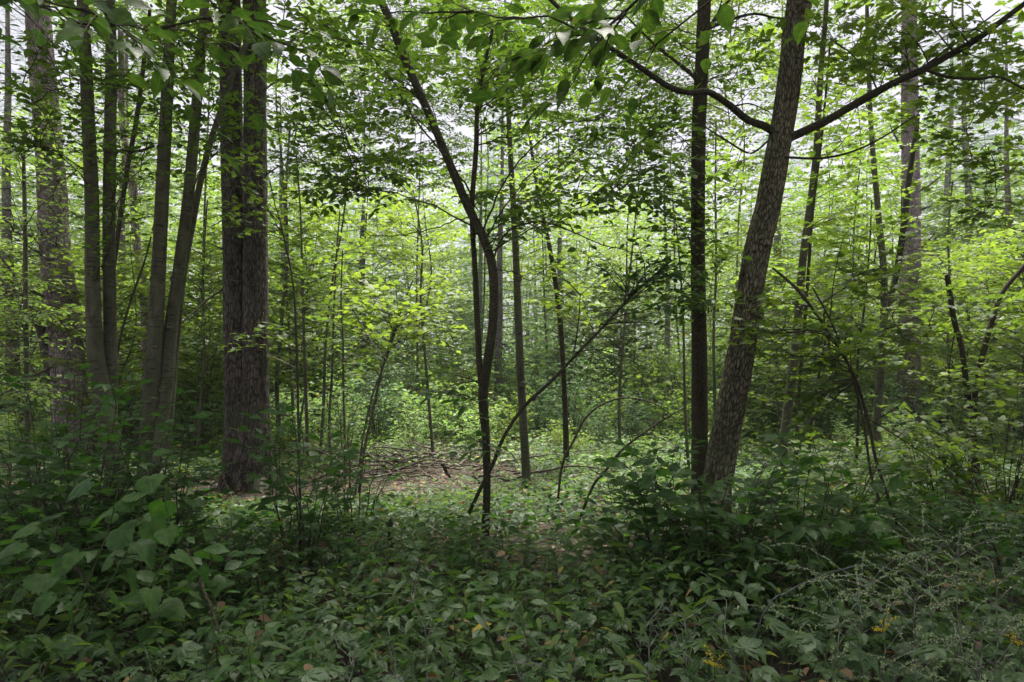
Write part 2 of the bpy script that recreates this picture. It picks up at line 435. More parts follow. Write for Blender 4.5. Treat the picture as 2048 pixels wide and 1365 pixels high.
def put(acc, tpl, pos, dirs, nrm, sc, mat=0):
    if len(pos) == 0: return
    v, lc, fs = tpl
    x, y, z = frames(dirs, nrm)
    s = np.asarray(sc)[:, None, None]
    w = pos[:, None, :] + s * (v[None, :, 0:1] * x[:, None] + v[None, :, 1:2] * y[:, None] + v[None, :, 2:3] * z[:, None])
    n, k = len(pos), len(v)
    off = (np.arange(n) * k)[:, None, None]
    acc.add(w.reshape(-1, 3), np.tile(lc, (n, 1)), [(f[None] + off).reshape(-1, f.shape[1]) for f in fs if len(f)], mat)

LEAF_MESH = {}
def leaf_mesh(key, tpl, mat):
    k = (key, mat.name)
    if k not in LEAF_MESH:
        out = []
        for bend, wid, roll in ((0, 1, 0), (.14, .9, .5), (-.1, 1.05, -.3), (.3, .85, .9), (.1, 1.1, -.6)):
            v, lc, fs = tpl
            w = v.copy(); w[:, 2] -= bend * w[:, 1] ** 2; w[:, 0] *= wid; w[:, 2] += roll * w[:, 0] * w[:, 1] + roll * .5 * w[:, 0] ** 2; w[:, 0] += .12 * bend * np.sin(w[:, 1] * 3)
            a = Acc(); a.add(w, lc, fs); out.append(a.mesh("leaf", [mat]))
        LEAF_MESH[k] = out
    return LEAF_MESH[k]

class Leaves:
    def __init__(s): s.p, s.d, s.n, s.s = [], [], [], []
    def add(s, p, d, n, sc):
        s.p.append(np.atleast_2d(p)); s.d.append(np.atleast_2d(d)); s.n.append(np.atleast_2d(n)); s.s.append(np.atleast_1d(sc))
    def get(s):
        if not s.p: return np.zeros((0, 3)), np.zeros((0, 3)), np.zeros((0, 3)), np.zeros(0)
        return np.concatenate(s.p), np.concatenate(s.d), np.concatenate(s.n), np.concatenate(s.s)

N_LEAF_OBJ = 0
def foliate(root, leaves, key, hi, lo, mat, limit=200, foliage="foliage", minpx=10):
    """the leaves that show largest become parts of their own, the rest one part"""
    global N_LEAF_OBJ
    p, d, n, s = leaves.get()
    if len(p) == 0: return
    px, py = to_px(p)
    size = s / np.maximum(p[:, 1], 0.3) * FPX
    vis = (px > -40) & (px < 2088) & (py > -40) & (py < 1400) & (p[:, 1] > 0.4)
    rank = np.where(vis, size, 0)
    order = np.argsort(-rank)
    take = order[:limit][rank[order[:limit]] > minpx]
    rest = np.setdiff1d(np.arange(len(p)), take)
    ms = leaf_mesh(key, hi, mat)
    x, y, z = frames(d, n)
    base = np.array(root.location)
    for i in take:
        o = bpy.data.objects.new("leaf", ms[(i * 7 + i // 5) % 5])
        o.parent = root
        M = Matrix(((x[i, 0], y[i, 0], z[i, 0], 0), (x[i, 1], y[i, 1], z[i, 1], 0), (x[i, 2], y[i, 2], z[i, 2], 0), (0, 0, 0, 1))) @ Matrix.Diagonal((s[i], s[i], s[i], 1))
        M.translation = Vector(p[i] - base)
        o.matrix_basis = M
        COL.objects.link(o)
    N_LEAF_OBJ += len(take)
    if len(rest):
        a = Acc()
        put(a, lo, p[rest], d[rest], n[rest], s[rest])
        tag(a.obj(foliage, mat, root), kind="stuff")

# ------------------------------------------------------------------ leafy branches
UP = np.array([0, 0, 1.0])
def curve(A, B, n=8, lift=0.15, jit=0.03, r=None):
    r = r or R
    A = np.asarray(A, float); B = np.asarray(B, float)
    L = np.linalg.norm(B - A)
    C = (A + B) / 2 + UP * lift * L + r.normal(0, jit * L * 1.5, 3)
    t = np.linspace(0, 1, n)[:, None]
    c = (1 - t) ** 2 * A + 2 * t * (1 - t) * C + t * t * B
    c[1:-1] += r.normal(0, jit * L * 0.25, (n - 2, 3))
    return c

def leafy(pts, acc, LV, size=0.07, r0=0.01, leafed=1.2, step=0.11, tl=0.35, ls=0.05, tilt=0.3, droop=0.25, sides=5, main=True, r=None, up=0.05, mat=0):
    r = r or R
    n = len(pts)
    seg = np.linalg.norm(np.diff(pts, axis=0), axis=1)
    s = np.concatenate([[0], np.cumsum(seg)]); L = s[-1]
    if main:
        tube(acc, pts, r0 * (1 - 0.85 * (s / L)) + 0.0012, sides, mat)
    leafed = min(leafed, L * 0.9)
    u = np.arange(L - leafed, L, step)
    u = u + r.uniform(-0.3, 0.3, len(u)) * step
    u = np.append(np.clip(u, 0, L * 0.995), L * 0.999)
    side = 1
    for q, uu in enumerate(u):
        p = np.array([np.interp(uu, s, pts[:, k]) for k in range(3)])
        p2 = np.array([np.interp(max(uu - 0.08, 0), s, pts[:, k]) for k in range(3)])
        T = norm(p - p2)
        H = norm(np.array([T[0], T[1], 0.0]) + 1e-6)
        side = -side
        f = (uu - (L - leafed)) / leafed
        last = q == len(u) - 1
        ang = 0 if last else side * r.uniform(0.6, 1.15)
        l = tl * (0.55 + 0.75 * math.sin(math.pi * min(1, 0.15 + 0.8 * f))) * r.uniform(0.6, 1.2) * (0.6 if last else 1)
        c, sn = math.cos(ang), math.sin(ang)
        D = norm(np.array([H[0] * c - H[1] * sn, H[0] * sn + H[1] * c, T[2] * 0.5 + up + r.normal(0, 0.15)]))
        m = 4
        t = np.linspace(0, 1, m)[:, None]
        tp = p + D * l * t - UP * droop * l * t * t * r.uniform(0.3, 1.2)
        tube(acc, tp, np.linspace(min(r0 * .5, 0.0028), 0.0009, m), 3, mat, cap=False)
        k = max(2, int(l / ls))
        tt = (np.arange(k) + r.uniform(0.2, 0.9, k)) / k
        q3 = np.stack([np.interp(tt, t[:, 0], tp[:, j]) for j in range(3)], -1)
        sd = np.where(np.arange(k) % 2, 1, -1) * r.uniform(0.5, 1.1, k)
        sd[-1] *= 0.2; tt[-1] = 1
        Dh = norm(np.array([D[0], D[1], 0]) + 1e-6)
        ld = np.stack([Dh[0] * np.cos(sd) - Dh[1] * np.sin(sd), Dh[0] * np.sin(sd) + Dh[1] * np.cos(sd), D[2] + r.normal(-0.12, 0.22, k)], -1)
        nr = UP + r.normal(0, tilt, (k, 3))
        LV.add(q3 + norm(ld) * size * 0.15, ld, nr, size * r.uniform(0.6, 1.15, k))

SPECIES = {
    # hi, lo, material, leaf length, twig spacing, twig length, leaf spacing
    "elm":    (OV_HI, OV_LO, L_ELM, 0.085, 0.13, 0.36, 0.052),
    "dense":  (OV_HI, OV_LO, L_ELM, 0.088, 0.12, 0.36, 0.048),
    "bigelm": (OV_HI, OV_HI, L_BIG_SHADED, 0.098, 0.13, 0.30, 0.065),
    "maple":  (MAPLE_HI, MAPLE_LO, L_MAPLE, 0.092, 0.14, 0.34, 0.065),
    "yellow": (MAPLE_LO, MAPLE_LO, L_YELLOW, 0.10, 0.15, 0.38, 0.065),
    "light":  (OV_LO, OV_LO, L_LIGHT, 0.075, 0.12, 0.36, 0.05),
    "shrub":  (OV_HI, OV_LO, L_SHRUB, 0.085, 0.10, 0.2, 0.05),
    "mshrub": (MAPLE_HI, MAPLE_LO, L_SHRUB, 0.11, 0.12, 0.2, 0.07),
    "ash":    (PINNATE, PINNATE, L_MAPLE, 0.19, 0.2, 0.34, 0.14),
}

MORE = {'bigelm': 0.8, 'shrub': 1.2, 'dense': 2.4, 'ash': 1.0, 'yellow': 1.8, 'light': 1.8, 'maple': 1.7, 'elm': 1.7}
def trunk_path(pts, down=True, up_to=None):
    """pts: (px, py, Y, width px) from the top down -> world points and radii, from the base up"""
    w = np.array([P(a, b, c) for a, b, c, _ in pts][::-1]); r = np.array([q[3] / 2 / FPX * q[2] for q in pts][::-1])
    if down:
        gz = float(ground_z(w[0, 0], w[0, 1])) - 0.12
        if w[0, 2] > gz + 0.02:
            dz = w[0] - w[1]; dz = dz / abs(dz[2]) if abs(dz[2]) > 0.05 else np.array([0, 0, -1.0])
            dz[:2] *= 0.5
            w = np.vstack([w[0] + dz * (w[0, 2] - gz), w]); r = np.concatenate([[r[0] * 1.12], r])
    if up_to and w[-1, 2] < up_to:
        dz = norm(w[-1] - w[-2]); dz = dz / max(dz[2], 0.5); dz[:2] *= 0.6
        h = up_to - w[-1, 2]
        w = np.vstack([w, w[-1] + dz * h * 0.5, w[-1] + dz * h]); r = np.concatenate([r, [r[-1] * 0.75, r[-1] * 0.25]])
    return w, r

def bark_disp(kind, seed=0):
    def f(A, S, RR):
        big = 0.05 * RR * (vnoise(2 + 1.6 * np.cos(A) + seed, S * 1.3 + 1.6 * np.sin(A)) - 0.5) * 2
        if kind == "smooth":
            ring = np.exp(-((S * 2.3 + seed * .37 + 0.05 * np.sin(A)) % 1.0 - 0.5) ** 2 / 0.0012)
            return big + RR * 0.05 * ring * (vnoise(S * 2.3 + seed, A * 0 + 3) > 0.35)
        nr = {"ridge": 22, "pine": 15, "dark": 14}[kind]
        amp = {"ridge": 0.085, "pine": 0.05, "dark": 0.05}[kind]
        lf = {"ridge": 6, "pine": 9, "dark": 16}[kind]
        w = A / (2 * math.pi) * 64
        k = 64 / nr
        warp = 1.3 * (vnoise(w / 4, S * 3.1 + seed) - 0.5) + 0.9 * (vnoise(w / 2, S * 8 + seed) - 0.5)
        per = np.round(64 / k)
        u = (w / 64 * per + warp)
        a = np.abs(((u + 0.5 * np.floor(S * lf * 0.3)) % 1.0) - 0.5) * 2
        ridge = 1 - a ** 2
        plate = vnoise(np.floor(u) * 3.7 + 11, S * lf + np.floor(u) * 5.1)
        return big + amp * RR * (ridge * 0.8 + plate * 0.9 - 0.9)
    return f

def knot(acc, c, out, r, mat=0):
    """branch scar: a short swollen collar with a hollow end"""
    out = norm(out)
    pts = np.array([c - out * r, c + out * r * 0.2, c + out * r * 0.45, c + out * r * 0.3])
    tube(acc, pts, [r * 1.15, r * .95, r * .65, r * .2], 10, mat)

def stem(root, pts, mat, sides=10, res=0.06, kind=None, name="trunk", down=True, up_to=None, flare=0.0, seed=0, knots=(), label=None):
    w, r = trunk_path(pts, down, up_to)
    L = np.linalg.norm(np.diff(w, axis=0), axis=1).sum()
    n = max(8, int(L / res))
    c = catmull(np.column_stack([w, r]), n)
    pp, rr = c[:, :3], np.maximum(c[:, 3], 0.0015)
    h = pp[:, 2] - pp[0, 2]
    if flare: rr = rr * (1 + flare * np.exp(-h / 0.28))
    acc = Acc()
    base = bark_disp(kind, seed) if kind else None
    def disp(A, S, RR):
        out = base(A, S, RR) if base else 0 * A
        if flare:
            out = out + RR * 0.35 * flare * np.exp(-S / 0.35) * np.cos(A * 5 + seed) 
        return out
    tube(acc, pp, rr, sides, 0, disp)
    for (kx, ky, kr) in knots:
        zz = CH - (ky - HY) / FPX * pp[:, 1]
        i = int(np.argmin(abs(zz - pp[:, 2])))
        c0 = pp[i]; want = P(kx, ky, c0[1]); off = want[0] - c0[0]
        dx = np.clip(off / rr[i], -0.95, 0.95)
        out = np.array([dx, -math.sqrt(1 - dx * dx), 0.1])
        knot(acc, c0 + out * rr[i] * 0.9, out, 1.25 * kr / FPX * c0[1])
    o = acc.obj(name, mat, root)
    if label: tag(o, label)
    return pp, rr

def leafy_cluster(root, path, vols, sp, limit=200, bmat=B_TWIG, lift=0.12, leafed=1.2, size=1.0, tilt=0.3, name="branch", droop=0.25, rise=0.45, seed=None, dens=1.0):
    """vols: (px, py, Y, rx px, ry px, rY, n) clouds of sprays, each on a branch of its own from the nearest stem"""
    hi, lo, mat, sz, step, tl, ls = SPECIES[sp]
    LV = Leaves()
    T = []
    tilt = tilt * {'maple': .75, 'yellow': .8}.get(sp, 1)
    for (px, py, Y, rx, ry, rY, n) in vols:
        for i in range(max(1, int(n * MORE.get(sp, 1.5) + 0.5))):
            while True:
                q = R.uniform(-1, 1, 3)
                if q @ q < 1: break
            T.append(P(px + q[0] * rx, py + q[1] * ry, Y + q[2] * rY))
    nodes = np.vstack(path) if isinstance(path, list) else np.asarray(path)
    is_tr = np.ones(len(nodes), bool)
    # inner targets first, so that later branches fork off earlier ones
    T.sort(key=lambda b: np.linalg.norm(nodes[:, :2] - b[:2], axis=1).min())
    for B in T:
        v = B - nodes
        dist = np.linalg.norm(v, axis=1)
        hd = np.hypot(v[:, 0], v[:, 1])
        cost = dist + 1.5 * np.maximum(0, rise * 0.6 * hd - v[:, 2]) + np.where(dist < 0.35, 1.0, 0) + np.where(is_tr, -0.12, 0) + R.uniform(0, 0.25, len(nodes))
        k = int(np.argmin(cost))
        A, L = nodes[k], dist[k]
        acc = Acc()
        c = curve(A, B, max(8, int(L / 0.2)), lift, 0.05)
        leafy(c, acc, LV, sz * size, (0.004 if is_tr[k] else 0.0025) + 0.003 * min(L, 2.5), leafed * R.uniform(0.7, 1.2), step / dens, tl, ls / dens, tilt=tilt, droop=droop)
        acc.obj(name, bmat, root)
        m = max(2, int(len(c) * 0.75))
        nodes = np.vstack([nodes, c[2:m]]); is_tr = np.concatenate([is_tr, np.zeros(m - 2, bool)])
    foliate(root, LV, sp, hi, lo, mat, limit)
    return LV

# ------------------------------------------------------------------ ground
def make_ground():
    n = 260
    u = np.linspace(-1, 1, n)
    xs = np.sign(u) * (np.abs(u) ** 1.8) * 80
    ys = 12 + np.sign(u) * (np.abs(u) ** 1.8) * 80
    X, Y = np.meshgrid(xs, ys)
    Z = ground_z(X, Y)
    v = np.stack([X, Y, Z], -1).reshape(-1, 3)
    i, j = np.meshgrid(np.arange(n - 1), np.arange(n - 1), indexing="ij")
    f = np.stack([i * n + j, i * n + j + 1, (i + 1) * n + j + 1, (i + 1) * n + j], -1).reshape(-1, 4)
    m, N, L, out = new_mat("forest_floor")
    co = N.new("ShaderNodeTexCoord")
    n1 = N.new("ShaderNodeTexNoise"); n1.inputs["Scale"].default_value = 0.55; n1.inputs["Detail"].default_value = 5
    n2 = N.new("ShaderNodeTexNoise"); n2.inputs["Scale"].default_value = 26; n2.inputs["Detail"].default_value = 8; n2.inputs["Roughness"].default_value = 0.7
    vo = N.new("ShaderNodeTexVoronoi"); vo.inputs["Scale"].default_value = 30
    for t in (n1, n2, vo): L.new(co.outputs["Object"], t.inputs["Vector"])
    r1 = ramp(N, [(0.3, (0.03, 0.02, 0.014)), (0.48, (0.045, 0.033, 0.022)), (0.6, (0.085, 0.06, 0.04)), (0.78, (0.16, 0.12, 0.088))])
    mixf = math_node(N, L, 'ADD', math_node(N, L, 'MULTIPLY', n2.outputs["Fac"], 0.6), math_node(N, L, 'MULTIPLY', n1.outputs["Fac"], 0.4))
    L.new(mixf, r1.inputs[0])
    r2 = N.new("ShaderNodeMix"); r2.data_type = 'RGBA'; r2.blend_type = 'MULTIPLY'; r2.inputs["Factor"].default_value = 0.5
    L.new(r1.outputs[0], r2.inputs["A"]); L.new(vo.outputs["Color"], r2.inputs["B"])
    pr = N.new("ShaderNodeBsdfPrincipled"); pr.inputs["Roughness"].default_value = 0.95
    L.new(r2.outputs["Result"], pr.inputs["Base Color"])
    b = N.new("ShaderNodeBump"); b.inputs["Strength"].default_value = 0.9; b.inputs["Distance"].default_value = 0.03
    L.new(n2.outputs["Fac"], b.inputs["Height"]); L.new(b.outputs[0], pr.inputs["Normal"])
    L.new(pr.outputs[0], out.inputs["Surface"])
    a = Acc(); a.add(v, v, [f])
    tag(a.obj("ground", m), kind="structure", label="brown forest floor of needles and old leaves")
make_ground()

def frustum_xy(n, y0, y1, margin=1.06, r=None, power=1.0):
    """random points on the ground inside the view, with even density"""
    r = r or R
    y = np.sqrt(r.uniform(y0 ** 2, y1 ** 2, n)) if power == 1 else y0 + (y1 - y0) * r.random(n) ** power
    x = r.uniform(-1, 1, n) * y * 0.75 * margin
    return x, y

def scatter_leaves(acc, tpl, x, y, h, size, tilt, mat=0, r=None):
    r = r or R
    n = len(x)
    z = ground_z(x, y) + h
    a = r.uniform(0, 2 * math.pi, n)
    d_ = np.stack([np.cos(a), np.sin(a), r.normal(-0.05, 0.2, n)], -1)
    nn = UP + r.normal(0, tilt, (n, 3))
    put(acc, tpl, np.stack([x, y, z], -1), d_, nn, size, mat)

def bare(x, y):
    """patches where the needle litter stays bare: round the big pine, in the brush patch, far left"""
    g = 0.9 * np.exp(-(((x + 3.5) / 1.2) ** 2 + ((y - 8.2) / 0.7) ** 2)) + 0.85 * np.exp(-(((x + 1.4) / 1.6) ** 2 + ((y - 10.0) / 1.5) ** 2) ** 2) \
        + 0.9 * np.exp(-(((x + 8) / 1.8) ** 2 + ((y - 10.5) / 1.5) ** 2)) + 0.25 * np.exp(-(((x - 0.2) / 0.7) ** 2 + ((y - 4.3) / 0.5) ** 2))
    return g + 0.3 * (vnoise(x * 0.9 + 3, y * 0.9 + 7) > 0.75)

def low(x, y):
    """the plants stay ankle high before the brush pile and the pine"""
    return 1 - 0.8 * np.exp(-(((x + 1.3) / 1.7) ** 2 + ((y - 8.6) / 2.0) ** 2)) - 0.7 * np.exp(-(((x + 3.1) / .9) ** 2 + ((y - 7.3) / 1.5) ** 2))

def ground_cover():
    # litter
    a = Acc()
    x, y = frustum_xy(18000, 3, 15)
    k = R.random(len(x)) < (0.2 + 1.1 * bare(x, y))
    scatter_leaves(a, OV_4, x[k], y[k], R.uniform(0.004, 0.03, k.sum()), R.uniform(0.04, 0.09, k.sum()), 0.25)
    tag(a.obj("leaf_litter", L_DRY), "dry brown fallen leaves and needles lying between the low plants", "leaf litter", kind="stuff")
    # creeper carpet
    a = Acc(); st = Acc()
    x, y = frustum_xy(34000, 2.3, 12.5)
    cl = vnoise(x * 1.7, y * 1.7)
    k = R.random(len(x)) > (0.05 + 1.0 * bare(x, y) + 0.25 * (cl < 0.3))
    x, y, cl = x[k], y[k], cl[k]
    h = (R.uniform(0.04, 0.2, len(x)) + 0.28 * cl * R.random(len(x))) * np.maximum(low(x, y), .15)
    near = y < 4.2
    for sel, tpl in ((near, CREEPER), (~near, CREEPER_4)):
        scatter_leaves(a, tpl, x[sel], y[sel], h[sel], 0.045 + 0.075 * R.random(sel.sum()) ** 1.4, 0.32)
    tag(a.obj("creeper_ground_cover", L_CREEPER), "dark green five-leaved creeper carpeting the forest floor", "ground cover", kind="stuff")
    # other plants mixed into it: narrow leaves, round leaves, a few yellowed and dead ones caught on top
    for nm, tpl, mat, n_, s0, s1, tl_, kind_lab in (("narrow_leaved_cover", LANCE, L_HERB, 5200, .06, .13, .45, "narrow pale-green leaves of mixed herbs among the creeper"), ("round_leaved_cover", OV_LO, L_SHRUB, 7000, .05, .11, .4, "darker oval leaves of mixed seedlings among the creeper"), ("yellowed_leaves", OV_LO, L_DRY, 420, .05, .09, .6, "dead brown and tan leaves caught on the ground plants")):
        b = Acc(); x, y = frustum_xy(n_, 2.2, 8)
        q = vnoise(x * 1.3 + n_, y * 1.3); k = q > .4 if n_ > 1000 else q > 0
        x, y, q = x[k], y[k], q[k]
        scatter_leaves(b, tpl, x, y, (R.uniform(.08, .3, len(x)) + .25 * q) * np.maximum(low(x, y), .2), R.uniform(s0, s1, len(x)), tl_)
        tag(b.obj(nm, mat), kind_lab, "ground cover", kind="stuff")
    # small seedlings and herbs, brighter
    a = Acc()
    x, y = frustum_xy(72000, 3.2, 14)
    pt = vnoise(x * 0.8 + 31, y * 0.8 + 2)
    k = R.random(len(x)) > (0.2 + 0.95 * bare(x, y) + 0.5 * (pt < 0.36))
    x, y = x[k], y[k]
    h = R.uniform(0.03, 0.32, len(x)) * (0.3 + 1.3 * vnoise(x * 2, y * 2)) * np.maximum(low(x, y), .2)
    scatter_leaves(a, OV_LO, x[y < 6], y[y < 6], h[y < 6], R.uniform(0.04, 0.085, (y < 6).sum()), 0.3)
    scatter_leaves(a, OV_2, x[y >= 6], y[y >= 6], h[y >= 6], 0.03 + 0.09 * R.random((y >= 6).sum()) ** 1.7, 0.3)
    tag(a.obj("seedling_carpet", L_HERB), "small mixed green seedlings and herbs covering the forest floor", "seedlings", kind="stuff")
    # open clearing beyond
    a = Acc()
    x, y = frustum_xy(64000, 10, 30)
    k = R.random(len(x)) > (0.1 + 0.9 * bare(x, y))
    x, y = x[k], y[k]
    hh = 0.1 + 0.9 * np.clip((y - 12) / 10, 0, 1) * vnoise(x * 0.5 + 20, y * 0.5) + 0.25 * vnoise(x * 1.5, y * 1.5)
    h = R.random(len(x)) ** 0.7 * hh
    scatter_leaves(a, OV_2, x, y, h, R.uniform(0.06, 0.12, len(x)), 0.45)
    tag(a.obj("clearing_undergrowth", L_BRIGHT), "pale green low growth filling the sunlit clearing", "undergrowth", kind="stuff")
    # dry grass stalks
    a = Acc()
    for (cx, cy, rx, ry, n) in ((-1.5, 11.2, 2.6, .7, 330), (5.6, 12.5, 1.8, .6, 220), (-2.4, 9.6, 1.3, .8, 90)):
        for i in range(n):
            x, y = cx + R.normal(0, rx / 1.7), cy + R.normal(0, ry)
            z = float(ground_z(x, y)); l = R.uniform(0.25, 0.6); b = R.normal(0, 0.14, 2)
            t = np.linspace(0, 1, 4)[:, None]
            p = np.array([x, y, z]) + np.array([b[0], b[1], l]) * t + np.array([b[0], b[1], 0]) * t * t
            tube(a, p, [.002, .0016, .0012, .0006], 3, cap=False)
    tag(a.obj("dry_grass", L_DRY), "thin tan dry grass stalks at the near edge of the clearing", "dry grass", kind="stuff")
    # fine fallen twigs
    a = Acc()
    x, y = frustum_xy(900, 3.2, 13)
    for xx, yy in zip(x, y):
        z = float(ground_z(xx, yy)); an = R.uniform(0, 6.28); l = R.uniform(0.1, 0.5)
        p = curve([xx, yy, z + .015], [xx + math.cos(an) * l, yy + math.sin(an) * l, z + R.uniform(.02, .1)], 5, 0.05, 0.08)
        tube(a, p, np.linspace(.004, .0015, 5), 4)
    tag(a.obj("fallen_twigs", B_DEAD), "small dry grey twigs strewn over the forest floor", "twigs", kind="stuff")
ground_cover()

# ------------------------------------------------------------------ near trees
CROWN = {}
def crown_proto(name, n=26, rad=2.6, height=3.5, tpl=OV_4, mat=L_ELM, size=0.11, z0=0.0, dens=1.0, seed=1, flat=0.15, leafed=1.6, tl=0.5, ls=0.06, step=0.15, bmat=B_TWIG, shape="round", droop=0.25, tilt=0.3):
    """branches and leaves of a crown round the z axis, from z0 to z0 + height: (branch mesh, leaf mesh)"""
    r = np.random.default_rng(seed)
    ba, LV = Acc(), Leaves()
    for i in range(n):
        f = (i + r.random()) / n
        a = i * 2.4 + r.normal(0, 0.3)
        prof = {"round": math.sqrt(max(0.05, 1 - (2 * f - 0.9) ** 2 * 0.9)), "cone": 1.05 - 0.9 * f, "column": 0.55 + 0.5 * math.sin(f * 3.1)}[shape]
        l = rad * prof * r.uniform(0.65, 1.1)
        A = np.array([0, 0, z0 + f * height])
        B = A + np.array([math.cos(a) * l, math.sin(a) * l, (0.45 if shape != "cone" else -0.1) * l * r.uniform(0.4, 1.2)])
        c = curve(A, B, 8, 0.06, 0.04, r)
        leafy(c, ba, LV, size, 0.006 + 0.004 * l, leafed * l / rad, step / dens, tl, ls / dens, tilt, droop, 4, r=r)
    a = Acc(); p, d_, nn, s = LV.get(); put(a, tpl, p, d_, nn, s)
    CROWN[name] = (ba.mesh("branch", [bmat]), a.mesh("crown", [mat]), len(p))

crown_proto("canopy_a", 38, 3.4, 3.6, OV_LO, L_ELM, 0.12, seed=5, leafed=2.6, tl=0.6, ls=0.065)  # upper crowns mostly out of frame, density shaped to shade the foreground
crown_proto("canopy_b", 38, 3.4, 3.6, MAPLE_LO, L_MAPLE, 0.13, seed=6, leafed=2.6, tl=0.6, ls=0.075)

def add_crown(root, key, at, scale=1.0, rz=0.0, leafname="crown"):
    for nm, me in (("branch", CROWN[key][0]), (leafname, CROWN[key][1])):
        o = bpy.data.objects.new(nm, me)
        o.parent = root
        o.location = Vector(at) - Vector(root.location)
        o.rotation_euler = (0, 0, rz); o.scale = (scale,) * 3
        COL.objects.link(o)
        if nm != "branch" : o["kind"] = "stuff"

def gp(px, Y):
    x = (px - HX) / FPX * Y
    return (x, Y, float(ground_z(x, Y)))

# --- far left pine
t = thing("pine_tree", "tall pale grey-purple pine trunk leaning at the far left behind dead branches", "tree", gp(150, 12))
p1, r1 = stem(t, [(72, -20, 12, 44), (90, 200, 12, 46), (102, 340, 12, 50), (108, 470, 12, 54), (122, 600, 12, 58), (136, 740, 12, 60), (150, 900, 12, 66)], B_PINE2, 40, 0.03, "pine", up_to=11, flare=0.3, seed=2)
p1b, _ = stem(t, [(78, 640, 11.9, 18), (95, 700, 11.9, 24), (112, 780, 11.95, 28), (130, 900, 12, 36)], B_PINE, 20, 0.04, "pine", name="trunk", seed=4)
for (a, b) in [((100, 600), (-30, 455)), ((110, 640), (-40, 500)), ((105, 520), (20, 470)), ((112, 560), (-20, 590)), ((120, 690), (10, 560)), ((118, 610), (60, 700)), ((90, 470), (10, 430)), ((130, 770), (-30, 640)), ((115, 540), (60, 455)), ((100, 360), (175, 300)), ((118, 640), (190, 600)), ((125, 720), (-20, 800))]:
    ac = Acc()
    A, B = P(*a, 11.9), P(*b, 11.9 - R.uniform(0.3, 1.6))
    c = curve(A, B, 10, -0.12, 0.05)
    tube(ac, c, np.linspace(0.03, 0.006, 10), 7)
    for k in range(5):
        i = R.integers(3, 9); e = c[i] + norm(c[i] - c[i - 1] + R.normal(0, 0.12, 3)) * R.uniform(.3, .8) + R.normal(0, 0.12, 3)
        tube(ac, curve(c[i], e, 5, -0.1, 0.06), np.linspace(0.01, 0.003, 5), 5)
    o = ac.obj("branch", B_DEAD, t); tag(o, "dead bare branch")
leafy_cluster(t, p1[p1[:, 2] > 3], [(70, 330, 11.2, 120, 150, .8, 12)], "light", 60)
add_crown(t, "canopy_a", (p1[-1][0], 12, 7.6), 1.0, 1)

# --- thin pale sapling far left
t = thing("sapling", "thin pale grey sapling standing straight in front of the far left pine", "sapling", gp(55, 8.6))
pb, _ = stem(t, [(46, 250, 8.6, 5), (50, 450, 8.6, 8), (52, 650, 8.6, 9), (54, 800, 8.6, 10), (57, 930, 8.6, 12)], B_SMOOTH, 10, 0.06, "smooth")
leafy_cluster(t, pb, [(60, 330, 8.6, 120, 140, 1.0, 13), (40, 620, 8.3, 110, 110, .8, 10), (150, 600, 9, 60, 100, .6, 4), (40, 760, 7.6, 90, 60, .6, 6)], "light", 300, rise=0.3)

# --- twin stems left
t = thing("maple_tree", "grey smooth-barked maple of two stems joined low, left of the other pair", "tree", gp(232, 7.1))
c1, q1 = stem(t, [(163, -40, 7.1, 20), (170, 100, 7.1, 22), (177, 250, 7.1, 24), (184, 400, 7.1, 25), (185, 560, 7.1, 27), (190, 690, 7.1, 30), (206, 800, 7.1, 34), (226, 900, 7.1, 36), (232, 1000, 7.1, 40)], B_SMOOTH, 24, 0.025, "smooth", up_to=8, flare=0.2, seed=3, knots=[(188, 540, 8), (190, 380, 6), (184, 640, 6), (178, 440, 5)])
c2, _ = stem(t, [(218, -40, 7.25, 18), (222, 100, 7.25, 20), (220, 300, 7.25, 22), (218, 460, 7.25, 23), (220, 650, 7.25, 25), (222, 760, 7.2, 25), (222, 860, 7.15, 24), (228, 930, 7.1, 22)], B_SMOOTH, 22, 0.025, "smooth", up_to=7.5, seed=7, knots=[(222, 300, 9), (226, 570, 7), (215, 540, 6), (212, 700, 6)], down=False)
leafy_cluster(t, [c1[c1[:, 2] > 3], c2[c2[:, 2] > 3]], [(180, 120, 6.3, 190, 120, .8, 15), (60, 200, 6.5, 90, 120, .8, 7)], "elm", 300, leafed=0.9)
leafy_cluster(t, [c1[c1[:, 2] > 2.5]], [(270, 270, 6.3, 130, 90, .4, 6), (200, 420, 6.5, 60, 60, .3, 3)], "elm", 60, leafed=0.8)
add_crown(t, "canopy_a", (c1[-1][0], 7.1, 5.4), 1.0, 2)

t = thing("maple_tree", "grey smooth-barked maple of two leaning stems close left of the big pine", "tree", gp(300, 7.2))
c3, _ = stem(t, [(345, -40, 7.2, 19), (338, 100, 7.2, 21), (329, 300, 7.2, 24), (320, 480, 7.2, 26), (312, 640, 7.2, 28), (306, 760, 7.2, 30), (298, 870, 7.2, 34), (296, 980, 7.2, 40)], B_SMOOTH, 24, 0.025, "smooth", up_to=8, flare=0.2, seed=13, knots=[(330, 330, 6), (324, 300, 6), (316, 690, 7), (305, 560, 5)])
c4, _ = stem(t, [(412, -40, 7.3, 16), (402, 100, 7.3, 18), (388, 270, 7.3, 21), (376, 400, 7.3, 22), (358, 540, 7.3, 23), (342, 660, 7.3, 25), (334, 760, 7.25, 26), (322, 860, 7.2, 26), (308, 940, 7.2, 26)], B_SMOOTH, 22, 0.025, "smooth", up_to=7.5, seed=19, knots=[(378, 350, 6), (353, 560, 7), (346, 655, 6), (330, 780, 6)], down=False)
